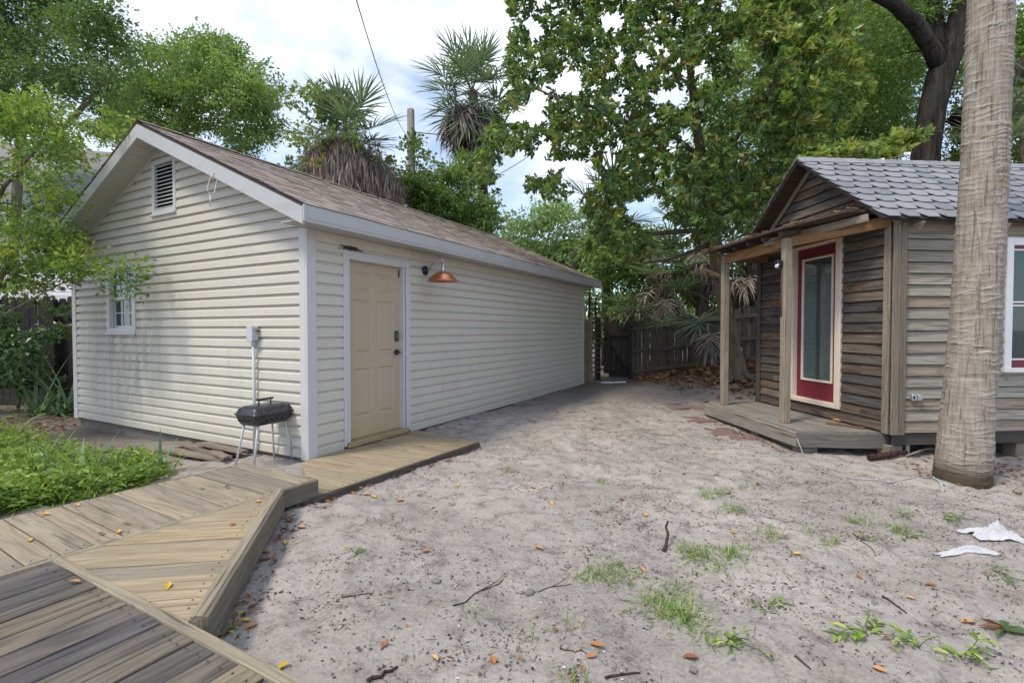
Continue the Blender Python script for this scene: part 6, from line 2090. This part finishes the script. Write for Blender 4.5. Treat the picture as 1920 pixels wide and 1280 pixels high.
def grass_clump(px, py, label, n=30, L=(.05, .12), spread=.03, seed=0, group='grass tufts in the sand', w=.004):
    rg = np.random.default_rng(seed)
    q = gat(px, py)
    V, F, A = blades(n, rg, spread, L[0], L[1], w, .5, 4)
    h = gz(V[:, 0]*0 + q.x, V[:, 1]*0 + q.y)
    o = link('grass_tuft', np_mesh('tuft', V, F, M_GRASS, A)); o.location = q - Vector((0, 0, .003))
    tag(o, label, 'grass', group)
GT2 = [(1073, 1180, 'upright grass tuft standing alone in the near sand', 16), (905, 1160, 'dry grass tuft left of the upright one', 14), (955, 885, 'small tuft in front of the door landing', 24), (1130, 905, 'small tuft in mid yard left of centre', 20), (990, 1190, 'low tuft at the foot of a twig', 14),
       (1290, 1040, 'tuft at the top of the grass patch', 26), (1520, 1000, 'tuft in the open sand right of the grass patch', 22), (1440, 1000, 'pale tuft between the two strips of grass', 20), (1385, 960, 'tuft on the strip of grass in mid yard', 24), (1330, 935, 'tuft at the left end of the mid yard strip', 24), (1070, 1270, 'tuft cut by the bottom edge of the picture', 26), (1625, 985, 'thin tuft left of the weeds by the cloth', 20), (1405, 915, 'tiny tuft in front of the pavers', 14), (1350, 830, 'tiny tuft beside the last red paver', 14)]
for i, (x, y, lb, n) in enumerate(GT2): grass_clump(x, y, lb, n, seed=300+i)
# thin patchy grass
rg = np.random.default_rng(131)
Vs, Fs, As = [], [], []
off = 0
for (px, py, rx, ry, n) in ((1245, 1125, 60, 40, 60), (1270, 1150, 40, 20, 34), (1150, 1075, 45, 22, 34), (1100, 1080, 22, 14, 14), (1360, 1040, 70, 16, 40), (1300, 1030, 25, 20, 20), (1340, 1065, 60, 14, 14), (1340, 925, 40, 10, 22), (1370, 955, 30, 10, 18), (1440, 1005, 26, 9, 12), (1320, 1180, 40, 24, 16), (1610, 975, 20, 10, 8), (1555, 1020, 26, 10, 10), (1680, 990, 30, 14, 12)):
    for j in range(n):
        q = gat(px + rg.normal(0, rx*.5), py + rg.normal(0, ry*.5))
        V, F, A = blades(6, rg, .020, .025, .085, .0044, .7, 3)
        Vs.append(V + np.array(q)); Fs.append(F + off); As.append(A); off += len(V)
tag(link('sparse_grass', np_mesh('sparse_grass', np.concatenate(Vs), np.concatenate(Fs), M_GRASS, np.concatenate(As))), 'thin patchy grass growing through the sand', 'grass', kind='stuff')
# weed bed left of the walkway
Vs, Fs, As, off = [], [], [], 0
V2s, F2s, A2s, off2 = [], [], [], 0
cnt = 0
bed = [(-120, 1010), (-120, 850), (20, 815), (100, 850), (180, 872), (260, 862), (318, 885), (305, 900), (200, 930), (90, 950), (0, 968), (-60, 990)]
while cnt < 520:
    x, y = rg.uniform(-120, 320), rg.uniform(810, 1010)
    if not in_poly(np.array([x]), np.array([y]), bed)[0]: continue
    cnt += 1
    q = gat(x, y)
    t_ = (Vector((q.x, q.y, 0)) - A0).dot(-q1)
    if t_ < wW + .05: continue
    hgt = .06 + .24*min(1, (t_ - wW)/.5)*rg.uniform(.15, 1)*(.75 + .5*float(vnoise(x/35, y/18)))
    if rg.random() < .5:
        V, F, A = blades(9, rg, .03, hgt*1.0, hgt*2.2, .010, .8, 5)
        V2s.append(V + np.array(q)); F2s.append(F + off2); A2s.append(A); off2 += len(V)
    n = 20
    pos = np.array(q) + np.stack([rg.normal(0, .06, n), rg.normal(0, .06, n), hgt*rg.random(n)], 1)
    d = rg.normal(size=(n, 3)); d[:, 2] = np.abs(d[:, 2])*.5
    L_ = rg.uniform(.03, .085, n)
    V, F, li = leaves(pos, d, np.tile([0, 0, 1.], (n, 1)) + rg.normal(size=(n, 3))*.35, L_, L_*.55, 'diamond', .15, .15)
    Vs.append(V); Fs.append(F + off); As.append(np.clip(rg.uniform(.2, .75) + .2*rg.normal(size=n), 0, 1)[li]); off += len(V)
wb = empty('weed_bed', (0, 0, 0), 0, 'bright green bed of mixed weeds along the left side of the walkway', 'weeds')
tag(link('leaves', np_mesh('weeds', np.concatenate(Vs), np.concatenate(Fs), M_WEED, np.concatenate(As)), wb), kind='stuff')
tag(link('grass', np_mesh('weed_grass', np.concatenate(V2s), np.concatenate(F2s), M_WEED, np.concatenate(A2s)), wb), kind='stuff')
for (px, py, lb) in ((95, 900, 'broad strap leaf plant leaning out of the weed bed'), (150, 905, 'blue green strap leaf plant in the middle of the weed bed'), (290, 895, 'small strap leaf plant at the right end of the weed bed')):
    q = gat(px, py)
    V, F, A = blades(11, rg, .03, .35, .6, .035, .7)
    o = link('strap_plant', np_mesh('strap', V, F, M_STRAP, A)); o.location = q; tag(o, lb, 'plant', 'strap leaves in the weed bed')

# dead leaves: drifts under the trees
M_LITTER = leafmat('dead_leaf', [(0, (.06, .035, .022)), (.4, (.14, .075, .038)), (.75, (.24, .12, .05)), (1, (.24, .17, .11))], .75, .12, .2, (.4, .2, .06))
def litter(n, area, Ln, seed, name, label, lift=.02):
    rg = np.random.default_rng(seed)
    xy = area(rg, n)
    z = gz(xy[:, 0], xy[:, 1]) + rg.uniform(.002, lift, len(xy))
    az = rg.uniform(0, 2*np.pi, len(xy))
    d = np.stack([np.cos(az), np.sin(az), rg.normal(0, .22, len(xy))], 1)
    nr = np.tile([0, 0, 1.], (len(xy), 1)) + rg.normal(size=(len(xy), 3))*.35
    L_ = Ln*rg.uniform(.5, 1.2, len(xy))
    V, F, li = leaves(np.column_stack([xy, z]), d, nr, L_, L_*.45, 'oval', .28, -.1)
    return tag(link(name, np_mesh(name, V, F, M_LITTER, rg.random(len(xy))[li])), label, 'leaves', kind='stuff')
def area1(rg, n):
    x = rg.uniform(3.2, 8.0, n*3); y = rg.uniform(8.6, 13.0, n*3)
    w = np.clip((x - 3.2)/2.2, 0, 1)*.9*np.clip((y-8.6)/2.5, .15, 1) + .9*np.clip((y-12.2)/.6, 0, 1)
    k_ = rg.random(n*3) < w
    return np.column_stack([x, y])[k_][:n]
litter(3600, area1, .15, 141, 'leaf_litter', 'drift of brown magnolia leaves along the picket fence', .06)
def area2(rg, n): return np.column_stack([rg.uniform(-10.5, -6.6, n), rg.uniform(6.2, 9.4, n)])
litter(900, area2, .085, 142, 'leaf_litter', 'brown leaf litter on the dark soil left of the garage')
def area3(rg, n): return np.column_stack([rg.uniform(4.0, 8, n), 4.95 + rg.normal(0, .35, n)])
litter(380, area3, .06, 143, 'leaf_litter', 'scattered dry leaves below the cabin side wall')
def area4(rg, n):
    x = rg.uniform(-3, 5.5, n); y = rg.uniform(1.6, 9.5, n)
    u_x = (x - GA.x)*math.cos(GROT) + (y - GA.y)*math.sin(GROT); u_y = -(x - GA.x)*math.sin(GROT) + (y - GA.y)*math.cos(GROT)
    k_ = ~((u_y > -1.15) & (u_x < 1.7)) & ~((u_y > -.1)) & (((x+1.3)*1.64 + (y-2.0)*.467) > .15)
    return np.column_stack([x, y])[k_]
litter(420, area4, .035, 144, 'leaf_scatter', 'tiny brown leaves scattered over the sand')
def edge_drift(rg, n):
    out = []
    for (a, b, w) in ((r0 - v_*.04, r1 - v_*.04, .05), (T1 + ce*2.2, T2 + ce*2.2, .05), (glocal(1.8, -.05, 0), glocal(7.6, -.05, 0), .10), (cl(-.95, .3, 0), cl(-.95, 2.4, 0), .08)):
        t = rg.random((n//4, 1)); p_ = np.array([a.x, a.y]) + (np.array([b.x, b.y]) - np.array([a.x, a.y]))*t
        d_ = np.array([b.x-a.x, b.y-a.y]); nn_ = np.array([d_[1], -d_[0]])/np.linalg.norm(d_)
        if nn_[0] < 0: nn_ = -nn_
        if a.x > 2: nn_ = -nn_
        out.append(p_ + nn_*np.abs(rg.normal(0, w, (n//4, 1))))
    return np.concatenate(out)
litter(300, edge_drift, .045, 145, 'leaf_scatter', 'small dry leaves gathered along the landing, the deck curb and the garage wall')
# crumbs of bark, seed and twig
rg = np.random.default_rng(151)
xy = area4(rg, 60000)
n = len(xy)
dens = vnoise(xy[:, 0]*1.1, xy[:, 1]*1.1) + .6*vnoise(xy[:, 0]*4, xy[:, 1]*4)
xy = xy[dens + rg.normal(0, .25, n) > .06]
# little drifts of fine litter caught in the dips
cc = area4(rg, 1100)
cl_ = [xy]
for (cx_, cy_) in cc:
    m = int(rg.integers(10, 46)); th = rg.uniform(0, np.pi); a_, b_ = rg.uniform(.04, .13), rg.uniform(.015, .05)
    u0, v0 = rg.normal(0, a_, m), rg.normal(0, b_, m)
    cl_.append(np.stack([cx_ + u0*np.cos(th) - v0*np.sin(th), cy_ + u0*np.sin(th) + v0*np.cos(th)], 1))
xy = np.concatenate(cl_); n = len(xy)
ok_ = ((xy[:, 0]+1.3)*1.64 + (xy[:, 1]-2.0)*.467) > .15
xy = xy[ok_]; n = len(xy)
z = gz(xy[:, 0], xy[:, 1]) + .002
az = rg.uniform(0, 2*np.pi, n)
L_ = np.where(rg.random(n) < .34, rg.uniform(.016, .06, n), .004 + .017*rg.random(n)**2.2)
Wd = np.where(L_ > .0235, rg.uniform(.002, .0045, n), L_*rg.uniform(.25, .8, n))
V, F, li = leaves(np.column_stack([xy, z]), np.stack([np.cos(az), np.sin(az), rg.normal(0, .12, n)], 1), np.tile([0, 0, 1.], (n, 1)) + rg.normal(size=(n, 3))*.3, L_, Wd, 'diamond', .35)
k = NT('crumbs')
colr = k.ramp(k.attr(), [(0, (.045, .036, .034)), (.4, (.10, .075, .064)), (.7, (.18, .115, .085)), (.9, (.28, .20, .15)), (.98, (.55, .52, .5))])
M_CRUMB = k.fin(colr, .9, .1)
tag(link('ground_debris', np_mesh('crumbs', V, F, M_CRUMB, rg.random(n)[li])), 'dark crumbs of bark and twig strewn over the sand', 'debris', kind='stuff')

# single fallen leaves that stand out
M_YEL = leafmat('yellow_fallen', [(0, (.50, .30, .02)), (1, (.56, .38, .06))], .5, .2, .3, (.6, .4, .05))
M_ORG = leafmat('orange_fallen', [(0, (.14, .06, .035)), (.5, (.33, .14, .055)), (1, (.45, .29, .15))], .6, .15, .3, (.6, .3, .05))
def fallen(px, py, L, mat, label, group, z=None, seed=0):
    rg = np.random.default_rng(seed)
    q = gat(px, py) if z is None else at(px, py, z)
    V, F, li = leaves(np.array([[-L/2, 0, .006]]), np.array([[1., 0, .02]]), np.array([[0, 0, 1.]]), [L], [L*.48], 'oval', .25, -.06)
    V2 = V.copy(); V2[:, 2] -= .0012
    o = link('fallen_leaf', np_mesh('fallen_leaf', np.concatenate([V, V2]), np.concatenate([F, F[:, ::-1] + len(V)]), mat, np.full(len(V)*2, rg.random())))
    o.location = q; o.rotation_euler = (rg.normal(0, .08), rg.normal(0, .08), rg.uniform(0, 6.28))
    tag(o, label, 'leaf', group)
DL = [(57, 1014, 'yellow leaf on the walkway at the left edge'), (222, 998, 'yellow leaf on the walkway beside the triangular deck corner'), (316, 1100, 'yellow leaf in the middle of the triangular deck'), (483, 941, 'pale yellow leaf on the end of the deck curb'), (84, 965, 'orange leaf beside a yellow one at the weed bed edge')]
for i, (x, y, lb) in enumerate(DL): fallen(x, y, .055, M_YEL, lb, 'leaves on the timber', ZD + .003, 400+i)
DO2 = [(145, 948, 'large tan leaf on the walkway near the weeds'), (190, 1001, 'red brown leaf on the walkway edge strip'), (436, 984, 'red brown leaf at the curb of the triangular deck'), (140, 1092, 'pink brown leaf on the dark deck boards'), (378, 916, 'orange leaf on the upper part of the walkway'), (426, 913, 'small orange leaf near the walkway rim beam')]
for i, (x, y, lb) in enumerate(DO2): fallen(x, y, .05, M_ORG, lb, 'leaves on the timber', ZD + .003, 420+i)
YL = [(535, 1018, 'bright yellow leaf on the sand beside the deck curb'), (858, 912, 'orange yellow leaf on the sand in front of the landing'), (1034, 945, 'bright yellow leaf in the middle of the yard'), (1210, 967, 'bright yellow leaf on a stalk right of the yard middle'), (1375, 1000, 'long yellow leaf by the grass strip'), (1495, 1040, 'small yellow leaf right of the grass patch'), (460, 1165, 'yellow leaf near the small weed at the deck'), (530, 1250, 'curled yellow leaf at the bottom edge'), (700, 932, 'yellow leaf beside the landing rim')]
for i, (x, y, lb) in enumerate(YL): fallen(x, y, .055, M_YEL, lb, 'yellow leaves on the sand', None, 440+i)
ogl = [(490, 1022), (500, 1035), (565, 990), (553, 995), (470, 1175), (545, 950), (608, 952), (660, 925), (688, 928), (720, 1210), (925, 1240), (1120, 1212), (1110, 1232), (1205, 1070), (1000, 915), (1165, 938), (1420, 908), (1365, 925), (1610, 1082), (1745, 1098), (1815, 1168), (1707, 1122), (1650, 1258), (1295, 1235), (1485, 880), (1195, 790), (1175, 790), (1160, 797), (1115, 785), (1235, 787), (1330, 842), (1200, 820), (1045, 772), (1015, 768), (1095, 772), (1112, 805), (1348, 790), (800, 1035), (750, 940), (815, 1235), (1010, 1028)]
for i, (x, y) in enumerate(ogl): fallen(x, y, .05 + .02*(i % 3)*.5, M_ORG, ('small orange brown leaf on the sand between walkway and landing' if x < 760 else 'small orange brown leaf on the sand towards the back of the yard' if y < 850 else 'small orange brown leaf on the near open sand'), 'orange leaves on the sand', None, 460+i)
q = at(1566, 790, PZ + .02)
fallen(1568, 789, .10, M_YEL, 'golden leaf resting on the board offcut on the porch', None, PZ + .03, 510)
# sticks, stones
M_TWIG = bark('twig_bark', (.03, .024, .022), (.11, .085, .07), (40, 40, 6))
TW = [((690, 1278), (745, 1252), .009, 'thick dark stick at the bottom edge'), ((1245, 1035), (1252, 1008), .013, 'short dark stub of wood standing in the sand'), ((850, 1135), (950, 1080), .0038, 'long thin forked twig in the near sand'), ((1010, 1110), (1070, 1095), .003, 'thin twig right of the forked one'), ((1655, 1120), (1700, 1150), .006, 'grey curved twig right of the spreading weed'), ((1135, 1272), (1200, 1262), .006, 'dark twig at the bottom centre'), ((640, 1120), (700, 1112), .004, 'fine root lying left of the stones'), ((1600, 1000), (1640, 1040), .004, 'fine twig in the right hand sand'), ((1050, 1215), (1100, 1225), .003, 'bent twig below the upright grass tuft'), ((1490, 1230), (1520, 1255), .005, 'straight twig near the bottom right')]
for i, (a, b, r, lb) in enumerate(TW):
    rg_ = random.Random(600+i)
    p, q = gat(*a), gat(*b)
    pts = []
    for j in range(6):
        f = j/5
        m = p.lerp(q, f) + Vector((rg_.gauss(0, .028), rg_.gauss(0, .028), 0))*(q-p).length*(1 if 0 < j < 5 else 0)
        pts.append(Vector((m.x, m.y, gzf(m.x, m.y) + r*.8 + (.10 if 'standing' in lb and j > 2 else 0)*f)))
    mb = MB().tube(pts, [r*(1-.1*j) for j in range(6)], 7)
    if r < .008 and 'fork' in lb: mb.tube([pts[2], pts[2].lerp(pts[4], .6) + Vector((.03, .05, .004)), pts[4] + Vector((.05, .12, .01))], [r*.7, r*.5, r*.3], 5)
    tag(mb.build('twig', M_TWIG), lb, 'twig', 'twigs on the sand')
M_STONE = plain('grey_stone', (.20, .19, .19), .85, .2, 0, .3, 20)
ST = [(818, 1091, .022, 'small grey stone left of the long twig'), (993, 1113, .024, 'small grey stone right of the long twig'), (978, 1112, .012, 'tiny stone beside the right grey stone'), (1755, 1170, .016, 'grey pebble near the white shells'), (1300, 1257, .014, 'pale pebble at the bottom edge'), (1640, 1130, .012, 'dark pebble right of the spreading weed'), (890, 1050, .016, 'dark clod of earth in the near sand'), (1065, 1063, .018, 'dark clod left of the grass patch')]
for i, (x, y, r, lb) in enumerate(ST):
    q = gat(x, y)
    rg = np.random.default_rng(700+i)
    na_, nb_ = 12, 7
    mb = MB()
    vs = []
    for a in range(nb_+1):
        th = math.pi*a/nb_
        for b in range(na_):
            ph = 2*math.pi*b/na_
            u3 = np.array([math.sin(th)*math.cos(ph), math.sin(th)*math.sin(ph), math.cos(th)])
            f = 1 + .22*float(vnoise(u3[0]*1.6+i*3, u3[1]*1.6+u3[2]))
            vs.append(tuple(u3*r*f*np.array([1.2, 1, .75])))
    fs = [(a*na_+b, (a+1)*na_+b, (a+1)*na_+(b+1) % na_, a*na_+(b+1) % na_) for a in range(nb_) for b in range(na_)]
    o = mb.add(vs, fs, True).build('stone', M_STONE); o.location = q + Vector((0, 0, r*.35)); tag(o, lb, 'stone', 'stones on the sand')
# sprig of magnolia leaves at the right edge
q = gat(1885, 1188)
rg = np.random.default_rng(161)
n = 6
az = np.array([.2, .9, 2.6, 3.4, -.5, 1.6])
d = np.stack([np.cos(az), np.sin(az), .35 + .2*rg.random(n)], 1)
V, F, li = leaves(np.zeros((n, 3)) + np.array([0, 0, .02]), d, np.tile([0, 0, 1.], (n, 1)) + rg.normal(size=(n, 3))*.4, np.full(n, .095), np.full(n, .036), 'oval', .2, .5)
o = link('fallen_sprig', np_mesh('sprig', V, F, leafmat('sprig_leaf', [(0, (.10, .15, .04)), (.5, (.05, .09, .03)), (1, (.20, .06, .035))], .4, .15), np.array([.1, .5, .9, .3, .45, 1.0])[li])); o.location = q
tag(o, 'fallen sprig of red and green leaves at the right edge', 'sprig')
